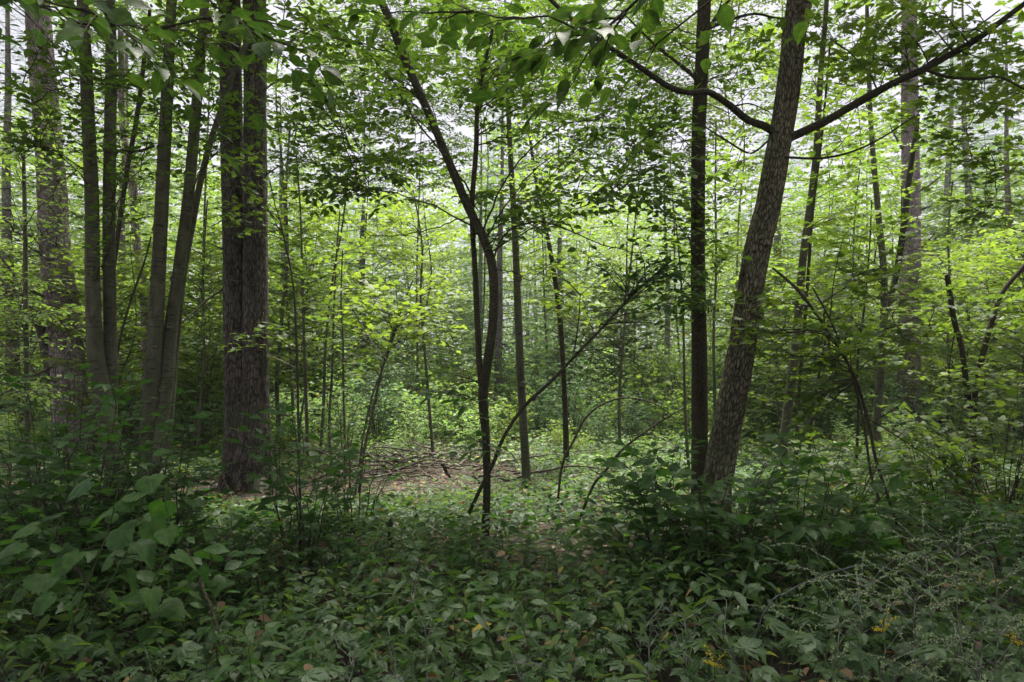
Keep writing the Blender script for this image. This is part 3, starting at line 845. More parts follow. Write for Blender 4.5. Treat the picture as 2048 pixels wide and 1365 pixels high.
c5, _ = stem(t, [(512, 40, 7.6, 9), (470, 140, 7.6, 10), (432, 250, 7.6, 11), (404, 350, 7.6, 12), (385, 450, 7.5, 12), (366, 560, 7.4, 12), (352, 700, 7.4, 12), (342, 820, 7.3, 13), (330, 920, 7.25, 13)], B_SMOOTH, 12, 0.04, "smooth", down=False, seed=23)
bc = Acc(); cc = catmull([P(306, 292, 7.2), P(288, 300, 7.0), P(262, 304, 6.9), P(240, 300, 6.9), P(226, 320, 7.0)], 14); tube(bc, cc, np.linspace(.018, .01, 14), 8); bc.obj("branch", B_TWIG, t)
leafy_cluster(t, [c3[c3[:, 2] > 3], c4[c4[:, 2] > 3]], [(400, 130, 6.4, 150, 120, .8, 11), (470, 260, 6.5, 70, 70, .4, 4), (350, 60, 6.6, 150, 60, .8, 6)], "elm", 260, leafed=0.9)
add_crown(t, "canopy_b", (c3[-1][0], 7.4, 5.6), 1.0, 3)

t = thing("sapling", "thin dark stem leaning right behind the left pair of maple stems", "sapling", gp(180, 8.6))
s6, _ = stem(t, [(300, 20, 8.6, 7), (276, 220, 8.6, 9), (256, 330, 8.6, 9), (240, 440, 8.6, 9), (224, 560, 8.6, 9), (205, 720, 8.6, 9), (190, 900, 8.6, 9)], B_TWIG, 8, 0.06)
leafy_cluster(t, s6[s6[:, 2] > 2.4], [(300, 420, 9.3, 90, 90, .7, 6), (180, 300, 9, 80, 90, .6, 5)], "light", 120)
t = thing("young_tree", "slender pinkish-brown trunk seen between the two grey stem pairs", "tree", gp(292, 15))
s7, _ = stem(t, [(242, 60, 15, 12), (246, 250, 15, 13), (264, 350, 15, 15), (272, 470, 15, 15), (288, 600, 15, 16), (292, 740, 15, 17), (292, 860, 15, 18)], B_PINE2, 12, 0.05, "pine")
leafy_cluster(t, s7[s7[:, 2] > 3], [(300, 300, 15, 150, 130, 1.5, 12), (330, 560, 14, 100, 120, 1.2, 8)], "light", 80, size=1.2)
t = thing("sapling", "dark thin sapling slanting between the grey stems and the far left pine", "sapling", gp(170, 9.5))
s8, _ = stem(t, [(310, 440, 9.5, 3), (290, 520, 9.5, 4), (262, 600, 9.5, 5), (240, 680, 9.5, 5), (222, 800, 9.5, 6)], B_TWIG, 6, 0.06)

# --- big twin pine
t = thing("pine_tree", "massive dark pine of two fused furrowed trunks standing in reddish needle litter", "tree", gp(495, 8.9))
pa, _ = stem(t, [(458, -60, 8.9, 40.9), (462, 200, 8.9, 42.8), (468, 450, 8.9, 45.6), (474, 700, 8.9, 50.2), (480, 850, 8.9, 55.8), (482, 975, 8.9, 65.1)], B_PINE, 64, 0.02, "pine", up_to=12, flare=0.5, seed=31, knots=[(470, 563, 7), (478, 760, 5), (462, 300, 5), (466, 480, 5)])
pz, _ = stem(t, [(508, -60, 8.85, 42.8), (510, 200, 8.85, 43.7), (511, 450, 8.85, 46.5), (511, 700, 8.85, 50.2), (510, 850, 8.85, 55.8), (510, 975, 8.9, 67.0)], B_PINE, 64, 0.02, "pine", up_to=12, flare=0.5, seed=37, knots=[(519, 568, 8), (518, 95, 8), (505, 330, 5), (520, 640, 5)])
for (a, b, w) in [((530, 180), (580, 160), .012), ((530, 350), (600, 322), .012), ((450, 575), (362, 648), .018), ((486, 568), (462, 561), .016), ((536, 715), (598, 742), .009), ((446, 500), (410, 485), .012), ((535, 465), (660, 462), .007), ((446, 440), (420, 455), .01)]:
    ac = Acc(); c = curve(P(*a, 8.85), P(*b, 8.85 - R.uniform(.2, .5)), 8, 0.05, 0.03); tube(ac, c, np.linspace(w, w * .4, 8), 7)
    tag(ac.obj("branch", B_DEAD, t), "dead broken branch stub")
add_crown(t, "canopy_a", (-3.4, 8.9, 7.2), 1.0, 4)

# --- central dark twin stem tree
t = thing("elm_tree", "dark crooked double-stemmed tree at the centre with a spreading layered green crown", "tree", gp(972, 6.1))
e1, _ = stem(t, [(735, -60, 6.1, 15.0), (775, 30, 6.1, 15.8), (815, 130, 6.1, 16.7), (850, 210, 6.1, 16.7), (892, 310, 6.1, 16.7), (932, 405, 6.1, 17.6), (968, 480, 6.1, 17.6), (986, 545, 6.1, 17.6), (986, 640, 6.1, 17.6), (976, 720, 6.1, 18.5), (966, 790, 6.1, 19.4), (972, 880, 6.1, 16.7), (974, 980, 6.1, 15.0), (970, 1080, 6.1, 15.8)], B_DARK, 32, 0.02, "dark", up_to=6.6, flare=0.3, seed=41, knots=[(884, 290, 5), (935, 410, 6)])
e2, _ = stem(t, [(985, 60, 6.2, 6), (957, 190, 6.2, 8), (952, 300, 6.2, 10), (944, 420, 6.2, 10), (950, 540, 6.2, 11), (955, 650, 6.15, 12), (959, 730, 6.12, 12), (966, 800, 6.1, 13)], B_DARK, 20, 0.03, "dark", down=False, seed=43)
for pts in ([(948, 405, 6.1, 7), (925, 360, 6.0, 6), (880, 300, 5.9, 6), (830, 240, 5.8, 5), (790, 170, 5.7, 4), (740, 110, 5.6, 3)],
            [(955, 420, 6.1, 5), (900, 330, 6.3, 4), (850, 190, 6.5, 3), (760, 150, 6.6, 3)],
            [(962, 470, 6.1, 7), (1000, 380, 6.0, 6), (1060, 300, 5.9, 5), (1130, 250, 5.8, 4), (1200, 240, 5.7, 3)],
            [(970, 480, 6.15, 6), (1020, 400, 6.2, 5), (1080, 330, 6.3, 4), (1150, 300, 6.3, 3), (1240, 330, 6.3, 2)],
            [(986, 515, 6.05, 7), (1010, 470, 6.0, 6), (1060, 445, 5.9, 5), (1110, 450, 5.8, 4), (1200, 490, 5.7, 3), (1300, 510, 5.6, 2)],
            [(985, 540, 6.1, 4), (1030, 545, 6.2, 4), (1060, 560, 6.2, 3), (1110, 520, 6.2, 2)],
            [(948, 430, 6.15, 4), (870, 455, 6.3, 4), (800, 470, 6.4, 4), (740, 470, 6.5, 3), (700, 440, 6.6, 2)]):
    ac = Acc(); c = catmull([P(a, b, y) for a, b, y, _ in pts], 24); w = np.interp(np.linspace(0, 1, 24), np.linspace(0, 1, len(pts)), [q[3] * .62 / 2 / FPX * 6 for q in pts])
    tube(ac, c + R.normal(0, .006, c.shape), w, 8); ac.obj("branch", B_DARK, t)
eu = [e1[e1[:, 2] > 2.6], e2[e2[:, 2] > 2.4]]
leafy_cluster(t, eu, [(690, 150, 6.2, 170, 180, 1.2, 26), (900, 90, 7.3, 190, 130, 1.0, 22), (1130, 140, 6.8, 220, 160, 1.3, 30), (1240, 370, 5.7, 130, 90, .8, 9), (1060, 400, 6.6, 110, 60, .8, 6), (680, 340, 6.2, 130, 70, .7, 8), (1280, 230, 6.6, 100, 80, .8, 8), (820, 330, 7.2, 90, 60, .6, 5)], "dense", 300, lift=0.1, size=1.0)
LVt = leafy_cluster(t, [e1[(e1[:, 2] > .9) & (e1[:, 2] < 1.6)]], [(910, 770, 5.7, 60, 40, .25, 3), (950, 850, 5.5, 60, 40, .2, 2), (990, 900, 5.5, 60, 30, .2, 2)], "shrub", 90, leafed=0.35, size=1.25)
add_crown(t, "canopy_b", (-1.5, 5.4, 6.6), 0.8, 5)

t = thing("sapling", "thin leaning stem rising rightwards from the foot of the central dark tree", "sapling", gp(930, 6.0))
l1, _ = stem(t, [(1345, 520, 5.9, 3), (1270, 585, 5.9, 5), (1210, 650, 5.9, 5), (1160, 702, 5.9, 6), (1100, 765, 5.9, 7), (1050, 812, 5.9, 7), (1010, 870, 5.9, 7), (985, 930, 5.95, 8), (955, 990, 6, 8), (925, 1060, 6, 9)], B_DARK, 12, 0.03, "dark")
for pts in ([(1148, 706), (1155, 660), (1160, 610), (1162, 590), (1200, 560)], [(1150, 705), (1200, 700), (1260, 720), (1300, 750)], [(1200, 650), (1260, 645), (1320, 650), (1360, 680)], [(1162, 592), (1130, 560), (1100, 545)]):
    ac = Acc(); c = catmull([P(a, b, 5.85) for a, b in pts], 14); tube(ac, c, np.linspace(.007, .002, 14), 6); ac.obj("branch", B_DARK, t)
leafy_cluster(t, l1[l1[:, 2] > 1.9], [(1340, 590, 5.7, 70, 90, .4, 9), (1290, 480, 5.8, 80, 60, .4, 5), (1180, 520, 5.8, 60, 40, .3, 2)], "shrub", 200, leafed=0.6, size=0.9)

t = thing("young_tree", "straight grey-green pole tree just right of the central dark tree", "tree", gp(1052, 8.9))
f1, _ = stem(t, [(1015, 180, 8.9, 9), (1022, 330, 8.9, 11), (1030, 470, 8.9, 13), (1036, 620, 8.9, 15), (1042, 760, 8.9, 16), (1050, 900, 8.9, 17), (1054, 985, 8.9, 20)], B_SMOOTH, 16, 0.04, "smooth", up_to=6.5, seed=51, knots=[(1038, 560, 6), (1046, 770, 5)])
leafy_cluster(t, f1[f1[:, 2] > 2.8], [(1050, 300, 8.6, 130, 120, 1.2, 9), (1180, 440, 8.8, 100, 80, .8, 6)], "light", 150)
t = thing("young_tree", "thin dark pole tree standing behind the leaning stem right of centre", "tree", gp(1132, 10.8))
g1, _ = stem(t, [(1050, 200, 10.8, 5), (1075, 380, 10.8, 7), (1100, 500, 10.8, 9), (1118, 620, 10.8, 10), (1127, 740, 10.8, 10), (1132, 880, 10.8, 12)], B_DARK, 12, 0.05, "dark", up_to=6.5)
leafy_cluster(t, g1[g1[:, 2] > 2.4], [(1130, 560, 10.5, 90, 60, .9, 6), (1150, 640, 10.2, 60, 40, .7, 3), (1080, 380, 10.6, 120, 80, 1, 7)], "yellow", 120)

# --- straight dark trunk and leaning ridged trunk at right
t = thing("elm_tree", "straight dark slim trunk close left of the leaning ridged trunk", "tree", gp(1402, 6.6))
h1, _ = stem(t, [(1410, -60, 6.6, 25), (1405, 100, 6.6, 26), (1398, 250, 6.6, 27), (1396, 450, 6.6, 27), (1397, 620, 6.6, 29), (1399, 780, 6.6, 31), (1400, 900, 6.6, 33), (1402, 1040, 6.6, 38)], B_DARK, 40, 0.02, "dark", up_to=8.5, flare=0.35, seed=61)
for pts in ([(1410, 60), (1460, 40), (1510, 28), (1550, 36), (1600, 38)], [(1408, 70), (1450, 10), (1500, -40)], [(1395, 160), (1360, 130), (1310, 90), (1240, 20)]):
    ac = Acc(); c = catmull([P(a, b, 6.5) for a, b in pts], 14); tube(ac, c, np.linspace(.02, .006, 14), 8); ac.obj("branch", B_DARK, t)
leafy_cluster(t, h1[h1[:, 2] > 2.0], [(1320, 330, 6.3, 90, 90, .6, 4), (1330, 420, 6.2, 80, 70, .5, 4), (1380, 590, 6.1, 60, 80, .3, 7), (1410, 430, 6.1, 40, 120, .25, 4), (1300, 60, 6.5, 110, 70, .7, 6), (1470, 90, 6.9, 90, 70, .6, 5)], "elm", 260, leafed=0.8)
add_crown(t, "canopy_a", (1.9, 6.3, 6.9), 0.95, 0.4)

t = thing("ash_tree", "thick leaning tree with deeply ridged bark and two long branches near its top", "tree", gp(1428, 6.2))
i1, ir = stem(t, [(1602, -60, 6.2, 41), (1590, 60, 6.2, 43), (1575, 190, 6.2, 45), (1558, 290, 6.2, 46), (1538, 400, 6.2, 48), (1515, 500, 6.2, 50), (1498, 600, 6.2, 51), (1484, 700, 6.2, 52), (1466, 790, 6.2, 53), (1448, 880, 6.2, 54), (1434, 970, 6.2, 56), (1428, 1050, 6.2, 61)], B_RIDGE, 72, 0.015, "ridge", up_to=9, flare=0.35, seed=71,
              knots=[(1600, 22, 14), (1605, 55, 10), (1585, 276, 10), (1535, 378, 9), (1523, 488, 12), (1508, 632, 15), (1478, 640, 8)])
for nm, pts in (("branch", [(1552, 268, 6.2, 17), (1528, 252, 6.1, 15), (1495, 240, 6.0, 14), (1455, 208, 5.9, 12), (1415, 184, 5.85, 11), (1375, 186, 5.8, 11), (1335, 172, 5.8, 10), (1280, 135, 5.8, 10), (1215, 92, 5.8, 9), (1150, 45, 5.8, 8), (1080, -20, 5.8, 7)]),
                ("branch", [(1582, 275, 6.2, 17), (1610, 262, 6.1, 16), (1660, 238, 6.0, 14), (1720, 202, 5.9, 13), (1790, 165, 5.8, 13), (1850, 138, 5.7, 12), (1900, 110, 5.7, 11), (1960, 75, 5.6, 10), (2060, 0, 5.5, 9), (2160, -60, 5.4, 6)]),
                ("branch", [(1600, 268, 6.2, 6), (1650, 245, 6.2, 6), (1700, 220, 6.1, 5), (1780, 175, 6.0, 5), (1860, 125, 6.0, 4), (2000, 20, 6.0, 3)]),
                ("branch", [(1850, 140, 5.7, 6), (1900, 155, 5.7, 5), (1960, 158, 5.7, 5), (2000, 155, 5.6, 4), (2060, 185, 5.6, 3)]),
                ("branch", [(1570, 315, 6.1, 5), (1640, 317, 6.0, 5), (1700, 305, 6.0, 4), (1760, 278, 5.9, 3), (1830, 232, 5.9, 3)]),
                ("branch", [(1535, 283, 6.1, 4), (1515, 300, 6.0, 4), (1495, 306, 6.0, 4), (1450, 280, 5.9, 3), (1380, 235, 5.9, 2)]),
                ("branch", [(1430, 192, 5.9, 5), (1460, 212, 6.2, 4), (1500, 208, 6.3, 3), (1540, 225, 6.3, 2)])):
    ac = Acc(); m = 36
    c = catmull([P(a, b, y) for a, b, y, _ in pts], m); w = np.interp(np.linspace(0, 1, m), np.linspace(0, 1, len(pts)), [q[3] / 2 / FPX * 6 for q in pts])
    tube(ac, c, w, 12, 0, bark_disp("dark", 5)); ac.obj(nm, B_DARK, t)
bl = catmull([P(1600, 268, 6.2), P(1790, 165, 5.8), P(1960, 75, 5.6), P(2060, 0, 5.5)], 30)
leafy_cluster(t, [bl], [(1800, 40, 6.2, 210, 70, 1.0, 11), (1960, 190, 6.2, 110, 80, .8, 7), (1720, 120, 6.6, 100, 80, .8, 5)], "maple", 300, leafed=0.9, rise=-0.1)
leafy_cluster(t, [bl], [(1780, 30, 5.6, 120, 50, .5, 5)], "ash", 60, leafed=0.7, rise=-0.1)
add_crown(t, "canopy_b", (3.0, 6.2, 6.2), 1.05, 1.4)

# --- right side pole trees
t = thing("young_tree", "slim grey pole tree just right of the ridged leaning trunk", "tree", gp(1568, 10))
j1, _ = stem(t, [(1652, 20, 10, 9), (1641, 150, 10, 11), (1630, 330, 10, 13), (1606, 520, 10, 15), (1592, 680, 10, 16), (1578, 800, 10, 17), (1566, 900, 10, 19)], B_SMOOTH, 16, 0.04, "smooth", up_to=8, seed=81)
leafy_cluster(t, j1[j1[:, 2] > 3], [(1690, 200, 9.7, 130, 130, 1.2, 12), (1540, 120, 9.5, 90, 80, .8, 5), (1660, 420, 9.6, 100, 80, .8, 7)], "maple", 260, size=1.05)
t = thing("sapling", "thin pale pole sapling twinned with the slim grey pole tree", "sapling", gp(1592, 9.7))
j2, _ = stem(t, [(1660, 90, 9.7, 4), (1645, 260, 9.7, 5), (1625, 430, 9.7, 6), (1613, 600, 9.7, 7), (1600, 760, 9.7, 7), (1592, 920, 9.7, 9)], B_TWIG, 8, 0.06)
leafy_cluster(t, j2[j2[:, 2] > 2], [(1660, 580, 9.2, 90, 90, .8, 8)], "maple", 150)
t = thing("sapling", "bare thin curved sapling in front of the tan grass right of the ridged trunk", "sapling", gp(1618, 8.8))
j3, _ = stem(t, [(1655, 640, 8.8, 3), (1648, 700, 8.8, 5), (1630, 790, 8.8, 6), (1620, 880, 8.8, 6), (1618, 980, 8.8, 7)], B_TWIG, 8, 0.05)
t = thing("young_tree", "grey pole tree forking left of the far right pine", "tree", gp(1757, 12.5))
k1, _ = stem(t, [(1735, 60, 12.5, 8), (1742, 250, 12.5, 9), (1756, 420, 12.5, 11), (1768, 560, 12.5, 13), (1764, 700, 12.5, 14), (1755, 830, 12.5, 15)], B_SMOOTH, 12, 0.05, "smooth", up_to=9)
k2, _ = stem(t, [(1836, 230, 12.6, 8), (1818, 360, 12.6, 11), (1805, 470, 12.6, 12), (1790, 560, 12.6, 12), (1768, 640, 12.5, 12)], B_DARK, 12, 0.05, "dark", down=False)
leafy_cluster(t, [k1[k1[:, 2] > 3], k2], [(1770, 310, 12, 160, 130, 1.5, 13), (1690, 480, 11.5, 90, 90, 1.2, 6), (1880, 440, 11.5, 70, 60, 1.0, 3)], "maple", 220, size=1.15)
t = thing("pine_tree", "tall pale purple-grey pine trunk with broken side limbs at the right", "tree", gp(1822, 16))
r1_, _ = stem(t, [(1818, -40, 16, 26), (1820, 250, 16, 31), (1822, 420, 16, 35), (1820, 600, 16, 38), (1818, 760, 16, 40), (1818, 860, 16, 44)], B_PINE2, 32, 0.05, "pine", up_to=13, flare=0.2, seed=91)
for a, b in (((1838, 500), (1870, 462)), ((1838, 510), (1900, 505)), ((1835, 385), (1882, 352)), ((1838, 655), (1860, 640)), ((1808, 300), (1780, 250)), ((1838, 420), (1865, 410))):
    ac = Acc(); c = curve(P(*a, 16), P(*b, 15.6), 7, -0.1, 0.04); tube(ac, c, np.linspace(.035, .012, 7), 7); tag(ac.obj("branch", B_DEAD, t), "dead broken limb")
t = thing("broken_snag", "dark broken-topped snag stem leaning among the leaves at the right", "snag", gp(1960, 8.2))
m1, _ = stem(t, [(1894, 550, 8.2, 9), (1900, 590, 8.2, 10), (1908, 640, 8.2, 10), (1924, 700, 8.2, 10), (1934, 780, 8.2, 11), (1950, 900, 8.2, 12)], B_DARK, 14, 0.03, "dark")
ac = Acc(); c = catmull([P(1915, 650, 8.2), P(1905, 690, 8.1), P(1898, 740, 8.1), P(1902, 790, 8.1)], 10); tube(ac, c, np.linspace(.012, .004, 10), 6); ac.obj("branch", B_DARK, t)
t = thing("young_tree", "dark curved young tree arching up to the right edge behind the snag", "tree", gp(1945, 8.6))
n1, _ = stem(t, [(2100, 470, 8.6, 8), (2046, 535, 8.6, 9), (2005, 585, 8.6, 9), (1985, 640, 8.6, 10), (1968, 700, 8.6, 11), (1952, 770, 8.6, 11), (1945, 880, 8.6, 13)], B_DARK, 12, 0.04, "dark")
leafy_cluster(t, n1[n1[:, 2] > 1.6], [(1990, 620, 8.2, 90, 80, .7, 8), (1880, 620, 8.2, 80, 70, .6, 6), (1960, 760, 7.8, 110, 60, .6, 8)], "maple", 250, size=0.95)
t = thing("maple_tree", "maple with bright hanging leaf layers entering from the right edge", "tree", (5.9, 7.4, float(ground_z(5.9, 7.4))))
w1, _ = stem(t, [(2080, -60, 7.4, 22), (2085, 200, 7.4, 24), (2095, 400, 7.4, 26), (2105, 700, 7.4, 30), (2110, 1000, 7.4, 36)], B_DARK, 20, 0.04, "dark", up_to=8)
leafy_cluster(t, w1[w1[:, 2] > 2.5], [(1950, 330, 7.2, 110, 130, .9, 15), (1880, 200, 7.6, 100, 90, .8, 9), (2000, 120, 7.0, 70, 80, .6, 6)], "maple", 300, leafed=0.9)
add_crown(t, "canopy_b", (5.9, 7.4, 5.8), 1.0, 2.2)

t = thing("arching_maple", "arching thin doubled maple stems with flat bright leaves right of the ridged trunk", "young tree", gp(1800, 5.4))
o1, _ = stem(t, [(1545, 536, 5.6, 4), (1590, 575, 5.6, 6), (1630, 625, 5.6, 5), (1672, 690, 5.55, 5), (1705, 745, 5.5, 5), (1722, 790, 5.5, 6), (1738, 850, 5.5, 6), (1752, 920, 5.45, 6), (1775, 990, 5.4, 6), (1800, 1070, 5.4, 7)], B_DARK, 14, 0.02, "dark")
o2, _ = stem(t, [(1625, 575, 5.5, 3), (1660, 640, 5.5, 4), (1690, 710, 5.5, 4), (1710, 770, 5.47, 5), (1728, 850, 5.45, 5), (1742, 950, 5.4, 5), (1760, 1010, 5.4, 6)], B_DARK, 8, 0.03)
for pts in ([(1690, 700), (1692, 670), (1710, 650), (1750, 660), (1800, 650), (1900, 600)], [(1688, 705), (1660, 690), (1630, 695), (1590, 745), (1560, 750)], [(1752, 840), (1800, 810), (1830, 770), (1850, 740)], [(1750, 845), (1820, 890), (1880, 930), (1960, 990)], [(1755, 850), (1700, 815), (1650, 790), (1590, 768)], [(1660, 640), (1668, 560), (1690, 470), (1725, 450)]):
    ac = Acc(); c = catmull([P(a, b, 5.5) for a, b in pts], 16); tube(ac, c, np.linspace(.006, .0015, 16), 6); ac.obj("branch", B_DARK, t)
leafy_cluster(t, [o1[o1[:, 2] > 1.5], o2[o2[:, 2] > 1.7]], [(1620, 680, 5.7, 110, 90, .5, 8), (1700, 560, 6.2, 130, 60, .6, 9), (1620, 810, 5.6, 60, 60, .3, 4), (1790, 690, 6.0, 110, 50, .5, 5), (1700, 480, 6.4, 90, 50, .5, 4), (1530, 640, 5.7, 50, 60, .2, 3)], "maple", 300, leafed=0.7, rise=0.1)

# --- arched twigs right of centre
t = thing("arched_shrub", "bare shrub stem arched over in a hoop in front of the clearing", "shrub", gp(1120, 6.8))
stem(t, [(1362, 850, 6.8, 1.5), (1322, 815, 6.8, 2.5), (1280, 799, 6.8, 3), (1240, 797, 6.8, 3.5), (1200, 812, 6.8, 4), (1170, 838, 6.8, 4.5), (1148, 880, 6.8, 4.5), (1125, 930, 6.8, 5), (1115, 1010, 6.8, 5)], B_TWIG, 8, 0.04, name="stem")
for (a, b, c_, d_) in ((1322, 815, 1345, 770), (1240, 797, 1262, 745), (1170, 838, 1130, 790), (1148, 880, 1175, 850), (1280, 799, 1250, 850), (1125, 930, 1090, 880)):
    ac = Acc(); tube(ac, curve(P(a, b, 6.8), P(c_, d_, 6.7), 7, .1, .05), np.linspace(.005, .0015, 7), 5); ac.obj("twig", B_TWIG, t)
t = thing("fallen_branch", "curved dark branch leaning up to the right between the hoop and the straight trunk", "branch", gp(1190, 6.4))
stem(t, [(1370, 815, 6.4, 2), (1330, 838, 6.4, 3.5), (1290, 865, 6.4, 4.5), (1262, 885, 6.4, 5), (1235, 910, 6.4, 6), (1205, 950, 6.4, 6), (1185, 975, 6.4, 6)], B_DARK, 10, 0.03, "dark", name="stem")
for (a, b, c_, d_) in ((1290, 865, 1330, 880), (1262, 885, 1250, 840), (1205, 950, 1170, 930), (1235, 910, 1290, 930), (1330, 838, 1300, 810)):
    ac = Acc(); tube(ac, curve(P(a, b, 6.4), P(c_, d_, 6.3), 7, .1, .06), np.linspace(.006, .0015, 7), 5); ac.obj("twig", B_TWIG, t)
t = thing("hanging_vine", "thin dark vine swinging in a curve left of the central dark tree", "vine", gp(770, 8))
ac = Acc(); c = catmull([P(700, 610, 8.0), P(740, 680, 7.6), P(778, 725, 7.2), P(800, 755, 7), P(835, 778, 6.8), (P(880, 785, 6.6)), P(905, 770, 6.4), P(955, 762, 6.25)], 36); tube(ac, c, np.full(36, .006), 6); ac.obj("stem", B_DARK, t)

# --- saplings left of centre
def sapling(label, px, Y, top, w, lean, vols, sp, mat=B_SMOOTH, limit=80, **kw):
    t = thing("sapling", label, "sapling", gp(px, Y))
    b = HY + CH / Y * FPX
    n = 5
    pts = [(px + lean * (1 - k / n) ** 1.5 + R.normal(0, 3), top + (b - top) * k / n, Y, w * (0.4 + 0.6 * k / n)) for k in range(n + 1)]
    pth, _ = stem(t, pts, mat, 8, 0.06, up_to=None)
    if vols: leafy_cluster(t, pth[pth[:, 2] > 0.5 * pth[-1, 2]] if len(pth) > 4 else pth, vols, sp, limit, **kw)
    return t
sapling("thin dark sapling nearest the right flank of the big pine", 616, 10.5, 300, 8, -20, [(620, 560, 10.3, 90, 90, .9, 7)], "maple")
sapling("yellow-green maple sapling a step right of the big pine", 640, 11.4, 330, 7, 60, [(700, 420, 11.4, 120, 90, 1.2, 9), (600, 420, 11.2, 70, 60, .7, 4)], "yellow")
sapling("wispy sapling with a bare lower stem left of the leaning pair", 662, 10.2, 420, 6, 15, [(690, 570, 10, 80, 60, .8, 5)], "yellow")
sapling("dark sapling with a crook at head height before the clearing", 690, 9.2, 500, 6, -8, [(650, 640, 9.2, 60, 50, .6, 3)], "maple")
sapling("thin right-leaning sapling with yellow-green layers before the clearing", 718, 8.4, 560, 7, 105, [(800, 600, 8.6, 90, 40, .8, 6), (840, 660, 8.4, 70, 40, .7, 4), (760, 640, 8.2, 70, 40, .6, 3)], "yellow", B_SMOOTH)
sapling("second thin right-leaning stem close beside the yellow-green one", 708, 8.5, 640, 5, 90, [(740, 690, 8.4, 50, 30, .4, 2)], "yellow", B_SMOOTH, 40)
sapling("yellow-leaved maple sapling behind the central dark tree on its left", 860, 11.6, 380, 7, -30, [(800, 450, 11.5, 120, 70, 1, 8), (850, 560, 11.4, 80, 60, .8, 5), (860, 640, 11.2, 60, 40, .6, 3)], "yellow")
sapling("slim sapling with pale leaves just behind the big pine", 560, 12.5, 250, 10, 20, [(600, 280, 12.4, 120, 120, 1.3, 9), (580, 520, 12, 80, 90, 1, 6)], "light", B_SMOOTH)
sapling("slim sapling with loose leaves between straight dark trunk and thin pole", 1240, 12.8, 330, 7, 40, [(1260, 420, 12.6, 120, 90, 1.2, 9), (1300, 560, 12.4, 80, 70, .8, 5)], "light", B_SMOOTH)
sapling("thin pole sapling seen left of the straight dark trunk", 1376, 9.6, 420, 7, -25, [(1350, 520, 9.5, 70, 70, .7, 4)], "light", B_SMOOTH)
sapling("thin grey sapling between the straight dark trunk and the leaning one", 1425, 9.8, 240, 7, 10, [(1460, 330, 9.6, 70, 90, .8, 6), (1450, 480, 9.5, 60, 80, .7, 5), (1380, 480, 9.3, 60, 50, .5, 3)], "maple", B_SMOOTH)
sapling("short dark sapling right of the far right pine", 1895, 13.5, 360, 8, 10, [(1930, 480, 13, 90, 90, 1, 7)], "light", B_SMOOTH)
sapling("thin maple sapling before the fork at the right", 1712, 10.6, 400, 6, 30, [(1720, 620, 10.4, 100, 70, .9, 7), (1740, 720, 10, 90, 50, .7, 5)], "maple", B_DARK)
sapling("slim leafy sapling in the gap behind the left grey stems", 400, 11.5, 400, 8, 15, [(420, 520, 11.3, 60, 90, .9, 6), (390, 660, 11, 80, 70, .8, 5)], "light", B_SMOOTH)
t = thing("sapling", "small maple sapling reaching across the big pine trunk at head height", "sapling", gp(600, 7.7))
z1, _ = stem(t, [(560, 440, 7.7, 3), (585, 560, 7.7, 4), (592, 660, 7.7, 5), (596, 800, 7.7, 5), (600, 1000, 7.7, 6)], B_TWIG, 6, 0.06)
leafy_cluster(t, z1[z1[:, 2] > 1.8], [(500, 655, 7.5, 50, 25, .2, 2), (500, 440, 7.5, 60, 60, .3, 4), (510, 320, 7.6, 60, 60, .3, 3), (480, 690, 7.5, 40, 20, .2, 1)], "maple", 80, leafed=0.45, size=0.85, bmat=B_TWIG)

# --- overhanging big-leaved branches close to the eye
t = thing("elm_tree", "elm whose large toothed leaves hang over the two grey stem pairs from above", "tree", (-2.9, 1.3, 0))
v1, _ = stem(t, [(-2200, -900, 1.3, 120), (-2100, 0, 1.3, 140), (-2020, 1200, 1.3, 180)], B_DARK, 20, 0.05, "dark", up_to=5.5)
vt = v1[v1[:, 2] > 2.0]
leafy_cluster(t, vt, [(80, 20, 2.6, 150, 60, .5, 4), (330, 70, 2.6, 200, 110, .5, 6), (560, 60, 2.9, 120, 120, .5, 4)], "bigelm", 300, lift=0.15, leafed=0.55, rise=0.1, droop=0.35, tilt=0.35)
add_crown(t, "canopy_a", (-2.9, 0.8, 4.0), 0.9, 3.1)
t = thing("elm_tree", "elm whose large toothed leaves hang from above in front of the central dark tree", "tree", (2.6, 0.9, 0))
v2, _ = stem(t, [(4960, -1600, .9, 160), (4960, 0, .9, 180), (4960, 1500, .9, 220)], B_DARK, 20, 0.05, "dark", up_to=5.5)
vt2 = v2[v2[:, 2] > 2.2]
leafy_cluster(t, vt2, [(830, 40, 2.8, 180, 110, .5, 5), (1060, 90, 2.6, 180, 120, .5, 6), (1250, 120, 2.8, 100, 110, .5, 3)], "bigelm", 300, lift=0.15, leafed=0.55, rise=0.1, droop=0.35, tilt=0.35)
add_crown(t, "canopy_a", (2.6, 0.4, 4.2), 0.9, 0.7)
# unseen trees added beside and behind the viewer: their crowns shade the foreground
for i, (x, y) in enumerate([(-6.5, 3.5), (6.2, 3.2), (-5.5, -2.5), (0.3, -3.2), (5.5, -2.8), (-9.5, 7.5), (9, 8.2), (0.2, 3.9)]):
    if i == 7: continue
    z = float(ground_z(x, y))
    t = thing("forest_tree", f"dark-trunked broadleaf tree {['left of', 'right of', 'behind and left of', 'straight behind', 'behind and right of', 'far out left of', 'far out right of'][i]} the viewer, unseen, added for shade", "tree", (x, y, z))
    w = np.array([[x, y, z - .1], [x + .1, y, 2.5], [x, y + .1, 5], [x, y, 8]])
    ac = Acc(); tube(ac, catmull(w, 40), np.linspace(.13, .04, 40), 12, 0, bark_disp("dark", i)); ac.obj("trunk", B_DARK, t)
    add_crown(t, "canopy_b" if i % 2 else "canopy_a", (x, y, 4.6), 1.05, i * 1.3)

